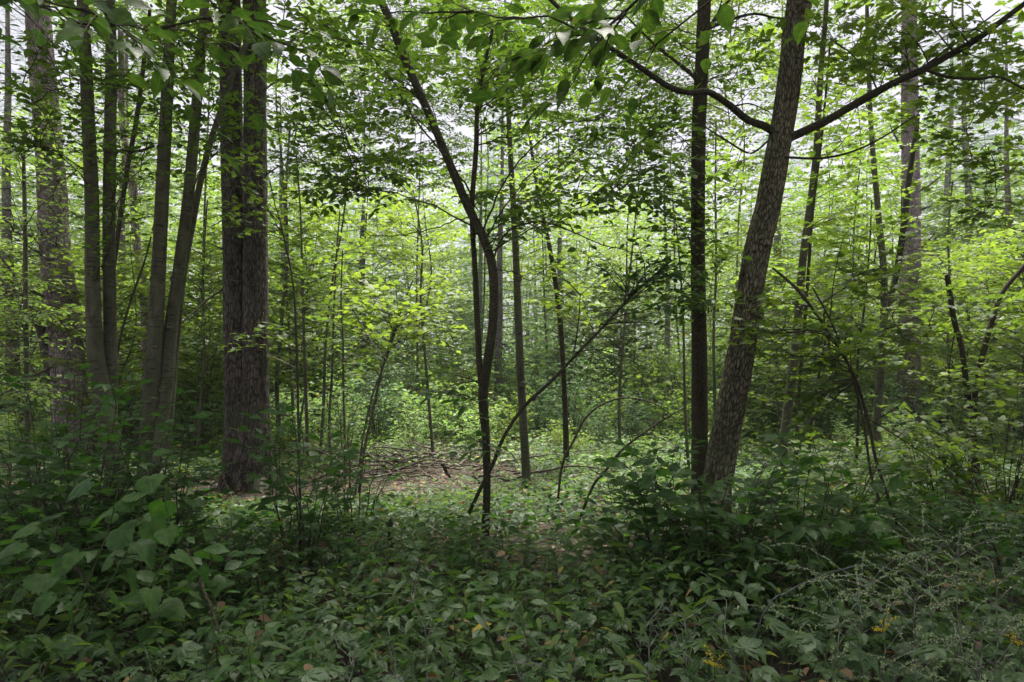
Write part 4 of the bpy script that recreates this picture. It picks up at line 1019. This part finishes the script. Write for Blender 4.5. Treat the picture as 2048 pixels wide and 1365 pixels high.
# ------------------------------------------------------------------ shrubs of the foreground
def shrub(label, px, Y, h, rad, ns, sp, limit=120, size=1.0, name="shrub", cat="shrub", bmat=B_TWIG, leafed=0.7, lean=(0, 0), group=None, dens=1.0):
    base = np.array(gp(px, Y))
    t = thing(name, label, cat, base, group)
    hi, lo, mat, sz, step, tl, ls = SPECIES[sp]
    LV = Leaves()
    for i in range(ns):
        a = i * 2.4 + R.normal(0, .4)
        f = R.uniform(0.35, 1.0)
        B = base + np.array([math.cos(a) * rad * f + lean[0], math.sin(a) * rad * f + lean[1], h * R.uniform(0.55, 1.05) * (1.1 - 0.35 * f)])
        ac = Acc()
        c = curve(base + np.array([math.cos(a) * .06, math.sin(a) * .06, -0.03]), B, 8, 0.22, 0.05)
        leafy(c, ac, LV, sz * size, 0.006, leafed * h, step / dens, tl, ls / dens, 0.3, 0.3, 5)
        ac.obj("stem", bmat, t)
    foliate(t, LV, sp, hi, lo, mat, limit)
    return t
shrub("dense dark shrub at the left edge below the thin pale sapling", 30, 5.4, 1.6, .9, 20, "mshrub", 200)
shrub("dark leafy shrub hiding the foot of the left pair of grey stems", 165, 4.5, 1.68, .75, 26, "shrub", 300, size=1.1)
shrub("broad dark shrub hiding the foot of the right pair of grey stems", 320, 4.7, 1.5, .65, 22, "shrub", 280, size=1.1, lean=(-.2, 0))
shrub("low dark shrub in the lower left corner under the grape leaves", 60, 3.9, 1.1, .7, 15, "mshrub", 140)
shrub("dark shrub below the grape vine in the lower left", 280, 3.7, .95, .6, 13, "shrub", 160, size=1.4)
shrub("maple-leaved seedling shrub right of the grape vine", 410, 4.4, .7, .4, 7, "mshrub", 80, size=.8)
shrub("upright leafy shrub with a crooked bare foot in front of the big pine's right flank", 606, 5.2, 1.3, .5, 11, "shrub", 200, leafed=.5, size=1.35)
shrub("small dense-leaved shrub right of the crooked one before the big pine", 704, 6.0, 1.42, .36, 11, "shrub", 120, leafed=.6, size=.85)
shrub("leafy shrub left of the straight dark trunk's foot", 1310, 4.7, 1.15, .6, 13, "shrub", 220, size=1.3)
shrub("large shrub wrapping the foot of the two right-hand trunks", 1450, 4.5, 1.25, .7, 18, "shrub", 280, size=1.4)
shrub("spreading maple-leaved shrub right of the leaning ridged trunk's foot", 1590, 4.6, 1.1, .7, 14, "mshrub", 200, size=1.1)
shrub("tall layered shrub beneath the arching maple stems", 1690, 6.0, 1.2, .7, 12, "maple", 160)
shrub("bushy thicket at the right edge below the curved young tree", 2000, 6.4, 1.55, .9, 18, "maple", 240)
shrub("layered thicket under the snag at the right", 1880, 6.8, 1.4, .8, 15, "maple", 200, size=.9)
shrub("low dark thicket at the right edge, knee high", 2010, 4.8, .95, .8, 14, "shrub", 160)
shrub("low leafy shrub in the open between hoop and straight trunk", 1240, 6.7, .6, .5, 9, "light", 80)
shrub("little shrub by the foot of the central dark tree", 985, 5.3, .5, .25, 6, "light", 60)

# grape vine in the lower left
t = thing("grape_vine", "wild grape vine with broad toothed leaves hanging over the lower left shrubs", "vine", gp(230, 4.0))
LV = Leaves()
for k, (pts, n) in enumerate([([(240, 960), (220, 1050), (190, 1130), (150, 1230), (120, 1330)], 9), ([(300, 940), (280, 1020), (250, 1110), (210, 1180), (160, 1250)], 9), ([(330, 1000), (340, 1080), (300, 1180), (260, 1290)], 7), ([(120, 1040), (90, 1120), (60, 1240), (20, 1330)], 7), ([(400, 1150), (330, 1210), (300, 1300), (240, 1380)], 5)]):
    Y = 3.0 + 0.1 * k
    c = catmull([P(a, b, Y) for a, b in pts], 24)
    ac = Acc(); tube(ac, c, np.full(24, .003), 5)
    for i in range(n):
        q = c[int((i + .5) / n * 23)]
        a = R.uniform(0, 6.28)
        e = q + np.array([math.cos(a) * .09, math.sin(a) * .09 - .03, R.uniform(.0, .07)])
        tube(ac, curve(q, e, 4, .1, .05), np.full(4, .0014), 4)
        dd = np.array([math.cos(a) * .8, math.sin(a) * .5 - .4, -0.35 + R.normal(0, .15)])
        LV.add(e, dd, np.array([0, -0.35, 1]) + R.normal(0, .22, 3), R.uniform(.09, .145))
    ac.obj("stem", B_GREEN, t)
foliate(t, LV, "grape", GRAPE, GRAPE, L_GRAPE, 300)

# ------------------------------------------------------------------ single plants in the foreground
def herb(label, base, h, n, key, tpl, mat, size, smat=B_GREEN, group=None, name="woodland_plant", cat="plant", spread=0.16, tilt=.22):
    t = thing(name, label, cat, base, group)
    base = np.array(base)
    LV = Leaves(); ac = Acc()
    top = base + np.array([R.normal(0, .08), R.normal(0, .08), h])
    c = curve(base - UP * .02, top, 7, 0.02, .04)
    tube(ac, c, np.linspace(.004, .002, 7), 5)
    for i in range(n):
        f = 0.35 + 0.65 * (i + .5) / n
        q = c[min(6, int(f * 6.99))]
        a = i * 2.4 + R.normal(0, .3)
        e = q + np.array([math.cos(a), math.sin(a), 0]) * spread * (1.2 - .7 * f) + UP * R.uniform(.02, .07)
        tube(ac, curve(q, e, 4, .15, .03), np.full(4, .0014), 3)
        LV.add(e, np.array([math.cos(a), math.sin(a), -.1 + R.normal(0, .15)]), UP + R.normal(0, tilt, 3), size * R.uniform(.7, 1.15))
    ac.obj("stem", smat, t)
    foliate(t, LV, key, tpl, tpl, mat, 40, minpx=0)
    return t
_o = "first second third fourth fifth sixth seventh eighth ninth tenth eleventh twelfth thirteenth fourteenth fifteenth sixteenth seventeenth eighteenth nineteenth".split()
ORD = _o + [x for t_, y_ in (("twenty", "twentieth"), ("thirty", "thirtieth"), ("forty", "fortieth"), ("fifty", "fiftieth")) for x in [y_] + [t_ + "-" + k for k in _o[:9]]]
H0 = [(60, 3.0, .55), (150, 2.6, .5), (260, 2.5, .5), (350, 2.3, .62), (450, 2.3, .5), (500, 2.15, .62), (600, 2.2, .6), (690, 2.35, .6), (760, 2.6, .5), (840, 2.25, .66), (910, 2.3, .62), (990, 2.4, .5), (1080, 2.4, .5), (1170, 2.35, .55), (1260, 2.2, .62), (1330, 2.4, .6), (1400, 2.2, .64), (1470, 2.5, .6), (1540, 2.25, .66), (1620, 2.5, .62), (1700, 2.3, .66), (1790, 2.5, .6), (1870, 2.3, .66), (1950, 2.5, .6), (2030, 2.3, .66)]
for i, (px, Y, h) in enumerate(H0):
    herb(f"knee-high plant with fans of five leaflets, {ORD[i]} from the left along the near edge", gp(px, Y), h, 10, "creeper_hi", CREEPER_HI, L_CREEPER, .12, group="five-leaved plants along the near edge")
for i in range(110):
    px = R.uniform(380, 2040) if i % 4 else R.uniform(20, 1000); Y = R.uniform(2.7, 4.6)
    herb("low five-leaved plant standing in the dark creeper carpet", gp(px, Y), R.uniform(.25, .5), 5, "creeper_hi", CREEPER_HI, L_CREEPER, .105, group="low five-leaved plants in the creeper carpet")
for i in range(110):
    px = R.uniform(350, 2040); Y = R.uniform(2.6, 5.5)
    herb("small upright herb with pointed oval leaves in the creeper carpet", gp(px, Y), R.uniform(.25, .55), 10, "herb_hi", OV_HI, L_SHRUB, .075, group="small upright herbs in the creeper carpet", spread=.08)
for i in range(16):
    px = R.uniform(350, 900) if i % 2 else R.uniform(1300, 2040); Y = R.uniform(2.4, 4.2)
    herb("tall herb with drooping lance-shaped leaves among the creeper", gp(px, Y), R.uniform(.4, .62), 11, "lance", LANCE, L_CREEPER, .115, group="lance-leaved herbs among the creeper", spread=.06)

def weed(label, px, py, Y, arms, name="seed_stalk"):
    """tall wiry weed: arching arms beaded with small seeds"""
    t = thing(name, label, "weed", gp(px, Y))
    st = Acc(); sd = Acc()
    base = np.array(gp(px, Y))
    top = P(px + R.normal(0, 15), py, Y)
    c = curve(base, top, 10, .02, .03); tube(st, c, np.linspace(.004, .002, 10), 5)
    for i in range(arms):
        q = c[R.integers(5, 10)]
        a = R.uniform(0, 6.28); l = R.uniform(.18, .42)
        e = q + np.array([math.cos(a) * l, math.sin(a) * l * .6, l * R.uniform(0, .7)])
        k = curve(q, e, 12, .3, .03); tube(st, k, np.linspace(.0022, .001, 12), 4)
        ii = R.random(44) * 8 + 3
        pos = np.stack([np.interp(ii, np.arange(12), k[:, j]) for j in range(3)], -1)
        dd = R.normal(0, 1, (44, 3))
        put(sd, OV_2, pos, dd, R.normal(0, 1, (44, 3)), R.uniform(.006, .012, 44))
    st.obj("stem", B_PALE, t); tag(sd.obj("seeds", L_SEED, t), kind="stuff")
for i, (px, py, Y) in enumerate([(1930, 1095, 2.6), (1860, 1150, 2.9), (1740, 1190, 2.8), (1990, 1160, 2.4), (1770, 1260, 2.5), (1830, 1240, 2.4), (1960, 1290, 2.3), (1700, 1290, 2.5)]):
    weed(["tallest pale wiry weed with beaded seed arms at the lower right", "pale wiry weed with curling beaded arms left of the tallest one", "pale wiry weed farthest left above the goldenrod", "pale wiry weed nearest the right edge", "short wiry weed behind the goldenrod", "short wiry weed between goldenrod and the tallest weed", "low wiry weed in the bottom right corner", "low wiry weed left of the goldenrod"][i], px, py - 35, Y, 12)
for i, (px, py, Y) in enumerate([(845, 1235, 2.3), (760, 1290, 2.3), (1360, 1270, 2.3), (1300, 1290, 2.4), (1000, 1300, 2.3), (1450, 1300, 2.25), (720, 1320, 2.2)]):
    t = thing("dead_weed", ["leafless pale dead weed standing at the bottom left of centre", "small dead weed left of the taller one at the bottom", "branched pale dead weed at the bottom right of centre", "small bent dead weed left of the branched one", "sparse dead weed at the bottom centre", "dead weed right of the branched pale one", "lowest dead weed at the bottom edge"][i], "dead weed", gp(px, Y))
    ac = Acc(); base = np.array(gp(px, Y)); top = P(px + R.normal(0, 10), py - 30, Y)
    c = curve(base, top, 9, .02, .06); tube(ac, c, np.linspace(.0035, .0018, 9), 5)
    for k in range(9):
        q = c[R.integers(4, 9)]; e = q + np.array([R.normal(0, .1), R.normal(0, .08), R.uniform(.0, .16)])
        kk = curve(q, e, 6, .2, .1); tube(ac, kk, np.linspace(.0018, .0008, 6), 4)
        for _ in range(2):
            q2 = kk[R.integers(2, 6)]; tube(ac, curve(q2, q2 + R.normal(0, .04, 3) + UP * .02, 4, .2, .1), np.linspace(.001, .0006, 4), 3)
    ac.obj("stem", B_PALE, t)
for i, (px, py, Y) in enumerate([(1768, 1250, 2.5), (2035, 1275, 2.5), (1600, 1262, 2.6), (1430, 1320, 2.4), (1862, 1335, 2.3)]):
    t = thing("goldenrod", ["goldenrod with a small yellow plume among the wiry weeds", "goldenrod with a yellow plume at the right edge", "budding yellow-green goldenrod left of the flowering one", "small yellow-flowered herb near the bottom edge", "budding goldenrod low in the bottom right"][i], "wildflower", gp(px, Y))
    ac, fl, LV = Acc(), Acc(), Leaves()
    base = np.array(gp(px, Y)); top = P(px, py - 15, Y)
    c = curve(base, top, 9, .02, .03); tube(ac, c, np.linspace(.003, .0015, 9), 5); ac.obj("stem", B_GREEN, t)
    for k in range(7):
        a = R.uniform(0, 6.28); e = top + np.array([math.cos(a) * .045, math.sin(a) * .045, R.uniform(-.07, .02)])
        kk = curve(top - UP * .05, e, 6, .3, .02)
        ii = R.random(22) * 5
        put(fl, OV_4, np.stack([np.interp(ii, np.arange(6), kk[:, j]) for j in range(3)], -1), R.normal(0, 1, (22, 3)), R.normal(0, 1, (22, 3)), R.uniform(.006, .011, 22))
    tag(fl.obj("flower", L_GOLD if i < 2 or i == 3 else L_SEED, t), kind="stuff")
    for k in range(12):
        a = k * 2.4; q = c[2 + k // 2]
        LV.add(q, np.array([math.cos(a), math.sin(a), .4]), UP + R.normal(0, .2, 3), .06)
    foliate(t, LV, "lance", LANCE, LANCE, L_HERB, 20, minpx=0)
for i, (pts, Y, lab) in enumerate([([(1530, 1222), (1570, 1185), (1625, 1160), (1680, 1140), (1735, 1131), (1785, 1140), (1830, 1160), (1900, 1210), (1960, 1290)], 3.3, "long pale bluish-purple bramble cane arching over the plants at the lower right"),
                                   ([(1850, 1145), (1862, 1120), (1882, 1095), (1905, 1090), (1950, 1110)], 3.5, "short bent pale cane just above the end of the long arching one"),
                                   ([(1610, 1070), (1625, 1090), (1640, 1130), (1650, 1170), (1660, 1190)], 3.8, "pale thin cane standing left above the long arching one"),
                                   ([(1240, 1120), (1238, 1085), (1228, 1065), (1215, 1052)], 4.4, "short pale yellowish stalk bent over in the creeper near the middle"),
                                   ([(1690, 930), (1780, 960), (1860, 1010), (1930, 1050), (1990, 1110)], 4.8, "fine pale stalk arching down through the right-hand ground plants")]):
    t = thing("bramble_cane", lab, "cane", (P(*pts[0], Y)[0], Y, 0))
    w = [P(a, b, Y) for a, b in pts]
    g0 = w[0].copy(); g0[2] = float(ground_z(g0[0], g0[1])); g0[0] -= .15
    if i in (0, 1, 4): w = [g0] + w
    else: g1_ = w[0].copy() if w[0][2] < w[-1][2] else w[-1].copy(); g1_[2] = float(ground_z(g1_[0], g1_[1])); w = ([g1_] + w) if w[0][2] < w[-1][2] else (w + [g1_])
    ac = Acc(); c = catmull(w, 40); tube(ac, c + R.normal(0, .003, (40, 3)), np.linspace(.0042, .0018, 40) if i == 0 else np.linspace(.0028, .0014, 40), 7)
    ac.obj("stem", B_CANE if i in (0, 1) else B_PALE, t)

# stake, stumps, logs, brush pile
t = thing("mossy_stub", "thin upright dark mossy dead stub in the ground plants left of centre", "stub", gp(781, 5.4))
stem(t, [(781, 1038, 5.4, 8), (780, 1070, 5.4, 10), (782, 1110, 5.4, 11)], B_DARK, 12, 0.03, "dark", name="stub_wood")
def log(label, pts, Y, w, mat=B_DEAD, name="fallen_log", dY=0.0, twigs=0):
    A = [P(a, b, Y + dY * i / max(1, len(pts) - 1)) for i, (a, b) in enumerate(pts)]
    A = [np.array([q[0], q[1], max(q[2], float(ground_z(q[0], q[1])) + w * .5)]) for q in A]
    t = thing(name, label, name.split("_")[-1], (A[0][0], A[0][1], float(ground_z(A[0][0], A[0][1]))))
    ac = Acc(); n = 24; c = catmull(A, n) + R.normal(0, w * .12, (n, 3)); tube(ac, c, np.linspace(w, w * .55, n), 12, 0, bark_disp("dark", Y)); ac.obj("wood", mat, t)
    for k in range(twigs):
        i = R.integers(6, n); e = c[i] + np.array([R.normal(0, .2), R.normal(0, .2), R.uniform(.02, .25)])
        b = Acc(); tube(b, curve(c[i], e, 6, .1, .08), np.linspace(w * .35, w * .1, 6), 6); b.obj("branch", mat, t)
log("long fallen log lying across behind the foot of the grey-green pole tree", [(1030, 988), (1100, 994), (1180, 990), (1245, 984), (1310, 985)], 8.4, .045, twigs=3)
log("thin pale log lying just behind the long fallen log", [(1060, 995), (1150, 988), (1290, 994)], 9.0, .02, twigs=1)
log("thick grey log along the back of the brush pile", [(760, 925), (840, 916), (900, 915), (960, 922), (1020, 930)], 11.6, .055, twigs=3)
log("peeled grey limb curving down the left of the brush pile", [(780, 918), (820, 928), (845, 935), (870, 925), (900, 920)], 11.0, .03, twigs=2)
log("pale thin limb at the front left of the brush pile", [(740, 948), (790, 958), (835, 955), (870, 940)], 10.2, .02, twigs=2)
log("dark stub log sticking up in the middle of the brush pile", [(886, 928), (895, 948), (905, 965)], 9.7, .03, B_DARK)
log("short dark log slanting against the brush pile near the central tree", [(945, 955), (960, 975)], 9.5, .035, B_DARK)
log("grey limb lying before the big pine's right side", [(600, 985), (640, 955), (680, 935)], 9.0, .02, twigs=2)
log("leaning grey pole on the floor left in the creeper", [(372, 1100), (425, 1225), (452, 1335)], 3.6, .012, B_DARK, dY=-.6)
log("thin grey limb lying left of the shrub with the crooked foot", [(430, 1245), (520, 1240), (600, 1250)], 4.2, .014, B_DARK, twigs=2)
pile = [R.uniform((-2.9, 9.0), (0.2, 11.8)) for _ in range(56)]
for i, (x, y) in enumerate(pile):
    z = float(ground_z(x, y)); a = R.normal(0, .35) + (math.pi if R.random() < .5 else 0); l = R.uniform(.4, 1.3) * (1.5 if i % 4 == 0 else 1)
    t = thing("fallen_branch", "grey dead branch lying in the brush pile in front of the clearing", "branch", (x, y, z), "dead branches of the brush pile")
    ac = Acc(); c = curve([x, y, z + R.uniform(.04, .2)], [x + math.cos(a) * l, y + math.sin(a) * l, z + R.uniform(.05, .4)], 9, .08, .07)
    tube(ac, c, np.linspace(R.uniform(.012, .02) * (1.8 if i % 4 == 0 else 1), .005, 9), 6)
    for k in range(2):
        q = c[R.integers(3, 8)]; tube(ac, curve(q, q + R.normal(0, .16, 3) + UP * .06, 5, .1, .1), np.linspace(.006, .002, 5), 5)
    ac.obj("wood", B_DEAD, t)

# ------------------------------------------------------------------ background trees
MARKS = [(-9999, "the left edge"), (125, "the far left pine"), (205, "the left grey pair"), (320, "the right grey pair"), (490, "the big twin pine"), (970, "the central dark tree"), (1400, "the straight dark trunk"), (1500, "the leaning ridged trunk"), (1820, "the far right pine")]
def name_by_place(things):
    """give each of many look-alikes a label of its own, counted from the nearest landmark to its left"""
    rows = {}
    for t in things:
        px = HX + t.location.x / t.location.y * FPX
        m = [w for a, w in MARKS if a <= px][-1]
        rows.setdefault((t["label"], m), []).append((px, t))
    for (lab, m), v in rows.items():
        for k, (px, t) in enumerate(sorted(v, key=lambda q: q[0])):
            t["label"] = f"{lab}, {ORD[k]} rightward from {m}"

BT = np.random.default_rng(77)
crown_proto("bg_a", 56, 1.8, 8.0, OV_4, L_LIGHT, .12, seed=21, shape="column", leafed=1.6, tl=.55, ls=.045, step=.11, tilt=.5)
crown_proto("bg_b", 56, 2.1, 7.5, OV_4, L_YELLOW, .125, seed=22, shape="column", leafed=1.8, tl=.55, ls=.05, step=.12, tilt=.4)
crown_proto("bg_c", 58, 2.2, 8.5, OV_4, L_MAPLE, .13, seed=23, shape="round", leafed=1.8, tl=.6, ls=.05, step=.12, tilt=.45)
crown_proto("bg_d", 55, 1.6, 9.0, OV_4, L_LIGHT, .12, seed=24, shape="column", leafed=1.5, tl=.5, ls=.05, step=.12, tilt=.55)
crown_proto("conifer", 90, 2.4, 9.5, NEEDLE, L_CONIFER, .22, seed=25, shape="cone", leafed=2.1, tl=.55, ls=.07, step=.13, droop=.2, tilt=.3, bmat=B_DARK)
def trunk_proto(name, h, r, mat, seed, kind="smooth", wob=.12):
    g = np.random.default_rng(seed); n = 7
    w = np.column_stack([np.cumsum(g.normal(0, wob, n)), np.cumsum(g.normal(0, wob, n)), np.linspace(-.15, h, n)]); w[:, :2] -= w[0, :2]
    ac = Acc(); c = catmull(w, 60); tube(ac, c, np.linspace(r, r * .12, 60), 10, 0, bark_disp(kind, seed) if kind else None)
    return ac.mesh("trunk", [mat])
TP = {"pole": trunk_proto("t", 9, .03, B_SMOOTH, 12, None, .07), "grey": trunk_proto("t", 9.5, .055, B_SMOOTH, 1, "smooth", .2), "dark": trunk_proto("t", 10, .05, B_DARK, 2, "dark"), "thin": trunk_proto("t", 9, .038, B_SMOOTH, 3, None, .26), "pine": trunk_proto("t", 13, .17, B_PINE2, 4, "pine", .06), "tdark": trunk_proto("t", 8, .032, B_TWIG, 8, None, .24)}

def bg_tree(x, y, tk, ck, sc, zc, label, group, csc=1.0, name="forest_tree", cat="tree"):
    z = float(ground_z(x, y))
    t = thing(name, label, cat, (x, y, z), group)
    rz = BT.uniform(0, 6.28)
    o = bpy.data.objects.new("trunk", TP[tk]); o.parent = t; o.rotation_euler = (0, 0, rz); o.scale = (sc, sc, sc); COL.objects.link(o)
    if ck: add_crown(t, ck, (x, y, z + zc), csc, rz)
    return t

def pick(x, y, used, dmin):
    return all((x - a) ** 2 + (y - b) ** 2 > dmin * dmin for a, b in used)
used = []
KINDS = [("grey", "bg_a", "distant grey-stemmed tree with feathery leaves"), ("dark", "bg_b", "distant dark-stemmed tree with yellow-green leaves"), ("thin", "bg_c", "distant thin tree with loose green layers"), ("tdark", "bg_d", "distant thin dark tree with narrow crown")]
BGT, BSH = [], []
n_bg = 0
for tries in range(4000):
    if n_bg >= 58: break
    y = BT.uniform(19, 40); x = BT.uniform(-.85, .85) * y
    u = x / y * FPX + HX
    if y < 26 and 500 < u < 1500: continue
    if y < 20.5: continue
    if y < 17 and 1560 < u < 1700: continue
    if not pick(x, y, used, 1.35): continue
    used.append((x, y)); n_bg += 1
    k = int(BT.choice(4, p=[.3, .22, .25, .23]))
    tk, ck, lab = KINDS[k]
    s = BT.uniform(.75, 1.25)
    BGT.append(bg_tree(x, y, tk, ck, s, BT.uniform(0.1, 0.8) * s, lab, "slim trees of the wood beyond the clearing", s * BT.uniform(.85, 1.1)))
name_by_place(BGT)
for i, (px, Y, h0, ck, lab) in enumerate([(590, 14.0, 4.6, "bg_a", "tall slim tree with a high airy crown just right of the big pine"), (830, 22.0, 7.0, "bg_a", "tall slim tree with a high airy crown left of the central dark tree"), (1100, 22.5, 7.0, "bg_c", "tall slim tree with a high crown right of the central dark tree"), (1460, 20.0, 6.4, "bg_b", "tall slim tree seen between the straight and the leaning trunks"), (400, 14.5, 4.4, "bg_a", "tall slim tree with a high crown behind the right grey pair"), (1690, 20.0, 6.2, "bg_a", "tall slim tree with a high crown left of the far right pine"), (720, 23.0, 7.4, "bg_c", "tall slim tree with a very high crown before the far wood, left of centre"), (960, 24, 7.6, "bg_a", "tall slim tree behind the central dark tree, crown high up"), (1240, 22.0, 7.0, "bg_a", "tall slim tree with a very high crown, left of the straight dark trunk"), (1360, 24, 7.8, "bg_c", "tall slim tree just left of the straight dark trunk, crown high up"), (250, 20, 6.2, "bg_a", "tall slim tree with a high crown between the two grey pairs")]):
    bg_tree((px - HX) / FPX * Y, Y, "pole", ck, max(1.25, (h0 + 6) / 9), h0, lab, "slim trees with high crowns around the clearing", 0.9 if Y < 18 else 1.15)
for i, (px, Y, s) in enumerate([(1002, 18, .75), (1120, 24, .8), (960, 27, .9), (1560, 26, 1.2), (1930, 25, 1.2), (2010, 22, 1.0), (560, 22, .8), (1330, 26, .8), (730, 27, 1), (250, 20, 1.0), (20, 17, 1.0), (1900, 34, 1.6)]):
    x = (px - HX) / FPX * Y
    bg_tree(x, Y, "pine", "conifer", s, 2.2 * s, ["conifer with a scaly reddish-grey trunk right behind the central dark tree", "dark conifer with drooping dead boughs right of centre", "conifer half hidden behind the central dark tree", "bluish conifer in the sky gap right of the ridged trunk", "bluish conifer in the sky gap at the right", "conifer near the right edge behind the snag", "slim conifer just right of the big pine", "conifer behind the straight dark trunk on its left", "conifer deep in the wood left of centre", "conifer behind the left grey stems", "conifer at the left edge behind the dead branches", "tallest distant conifer in the gap at the right"][i], "conifers of the wood beyond the clearing", s)

# young understorey trees, leafy from low down, round the clearing
crown_proto("sap_a", 34, 1.15, 2.9, MAPLE_LO, L_YELLOW, .10, seed=51, shape="round", leafed=1.1, tl=.42, ls=.05, step=.12, tilt=.25)
crown_proto("sap_b", 36, 1.1, 3.2, OV_4, L_LIGHT, .085, seed=52, shape="round", leafed=1.0, tl=.4, ls=.042, step=.1, tilt=.28)
crown_proto("sap_c", 34, 1.2, 3.0, MAPLE_LO, L_MAPLE, .10, seed=53, shape="round", leafed=1.1, tl=.42, ls=.05, step=.12, tilt=.25)
TP["sap"] = trunk_proto("t", 4.2, .02, B_SMOOTH, 14, None, .06)
UND, used = [], []
for tries in range(3000):
    if len(UND) >= 46: break
    y = BT.uniform(11.2, 21); x = BT.uniform(-.8, .8) * y
    u = x / y * FPX + HX
    if y < 19.5 and 620 < u < 1500: continue
    if y < 14 and BT.random() < .6: continue
    if 1570 < u < 1640 or 1765 < u < 1875 or not pick(x, y, used, 1.1): continue
    used.append((x, y)); k = int(BT.choice(3)); s = BT.uniform(.75, 1.25)
    UND.append(bg_tree(x, y, "sap", ["sap_a", "sap_b", "sap_c"][k], s, BT.uniform(.5, 1.1) * s, ["low yellow-green maple sapling", "low pale-leaved sapling", "low green maple sapling"][k], "low saplings round the clearing", s * (1 + .05 * max(0, y - 14)), "sapling", "sapling"))
name_by_place(UND)
# bushes in and beyond the clearing
def bush_proto(seed, mat, tpl, size, h, rad, ns=16, st=B_TWIG):
    r = np.random.default_rng(seed); ac, LV = Acc(), Leaves()
    for i in range(ns):
        a = i * 2.4; f = r.uniform(.25, 1)
        B = np.array([math.cos(a) * rad * f, math.sin(a) * rad * f, h * r.uniform(.5, 1.05) * (1.1 - .4 * f)])
        leafy(curve([0, 0, -.03], B, 7, .2, .06, r), ac, LV, size, .007, .7 * h, .095, .26, .05, .7, .3, 4, r=r)
    a = Acc(); p, d_, nn, s = LV.get(); put(a, tpl, p, d_, nn, s)
    return ac.mesh("stem", [st]), a.mesh("foliage", [mat])
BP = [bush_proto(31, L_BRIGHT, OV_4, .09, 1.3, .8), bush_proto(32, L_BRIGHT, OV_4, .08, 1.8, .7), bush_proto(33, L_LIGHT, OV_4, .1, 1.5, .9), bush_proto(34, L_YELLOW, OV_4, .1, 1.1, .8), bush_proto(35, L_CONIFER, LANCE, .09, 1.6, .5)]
used = []
n_b = 0
LB = ["rounded pale green bush", "tall upright pale green bush", "loose mid green bush", "low yellow-green bush", "wispy bluish-green bush"]
for tries in range(4000):
    if n_b >= 270: break
    y = BT.uniform(11.8, 27); x = BT.uniform(-.85, .85) * y
    u = x / y * FPX + HX
    if y < 12.2 and 600 < u < 1000: continue
    if not pick(x, y, used, .75): continue
    used.append((x, y)); n_b += 1
    k = int(BT.choice(5, p=[.25, .25, .2, .15, .15]))
    z = float(ground_z(x, y))
    t = thing("bush", LB[k], "bush", (x, y, z), "bushes in and around the clearing")
    BSH.append(t)
    s = BT.uniform(.6, 1.15) * (.65 if y < 13.5 else 1.1) * (1 + 1.1 * max(0, (y - 13) / 13))
    for nm, me in zip(("stem", "foliage"), BP[k]):
        o = bpy.data.objects.new(nm, me); o.parent = t; o.rotation_euler = (0, 0, BT.uniform(0, 6.28)); o.scale = (s,) * 3; COL.objects.link(o)
        if nm == "foliage": o["kind"] = "stuff"

name_by_place(BSH)
# far wood as one mass
a = Acc()
n = 105000
ang = BT.uniform(-.75, .75, n); rr = BT.uniform(40, 62, n)
x = np.sin(ang) * rr * 1.1; y = np.cos(ang) * rr
hmax = 12 + 7 * vnoise(x * .22 + 4, y * .05 + 8) + 4 * (vnoise(x * .7, y * .3) - .5) + 1.5 * (vnoise(x * 2.1, y * .3) - .5)
h = BT.random(n) ** 1.15 * hmax
dd = BT.normal(0, 1, (n, 3)); dd[:, 2] *= .4
put(a, OV_2, np.stack([x, y, ground_z(x, y) + h], -1), dd, UP + BT.normal(0, .6, (n, 3)), BT.uniform(.24, .5, n))
tag(a.obj("far_woodland", L_LIGHT), "distant pale green mass of the wood closing the view", "far wood", kind="stuff")
a = Acc()
for i in range(60):
    an = BT.uniform(-.7, .7); r_ = BT.uniform(38, 56); x0, y0 = math.sin(an) * r_ * 1.1, math.cos(an) * r_; z0 = float(ground_z(x0, y0)); hh = BT.uniform(7, 14)
    tube(a, np.array([[x0, y0, z0], [x0 + BT.normal(0, .2), y0, z0 + hh / 2], [x0 + BT.normal(0, .4), y0, z0 + hh]]), [.11, .08, .03], 5)
tag(a.obj("far_trunks_mass", B_SMOOTH), "pale thin stems standing in the distant wood", "far stems", kind="stuff")
m, N, L, out = new_mat("haze_air")
pv = N.new("ShaderNodeVolumePrincipled"); pv.inputs["Density"].default_value = 0.0007; pv.inputs["Color"].default_value = (0.93, 0.95, 0.97, 1)
L.new(pv.outputs[0], out.inputs["Volume"])
a = Acc()
v = np.array([(x, y, z) for x in (-90, 90) for y in (-80, 100) for z in (-1.6, 27.0)], float)
a.add(v, v, [np.array([(0, 1, 3, 2), (4, 6, 7, 5), (0, 4, 5, 1), (2, 3, 7, 6), (0, 2, 6, 4), (1, 5, 7, 3)])])
tag(a.obj("haze", m, smooth=False), kind="stuff", label="thin pale summer haze between the trees")
cy.volume_bounces = 0
print("LEAF OBJECTS", N_LEAF_OBJ, "objects", len(bpy.data.objects), "tris", sum(len(m.loops) - 2 * len(m.polygons) for m in bpy.data.meshes), "polys", sum(len(m.polygons) for m in bpy.data.meshes))
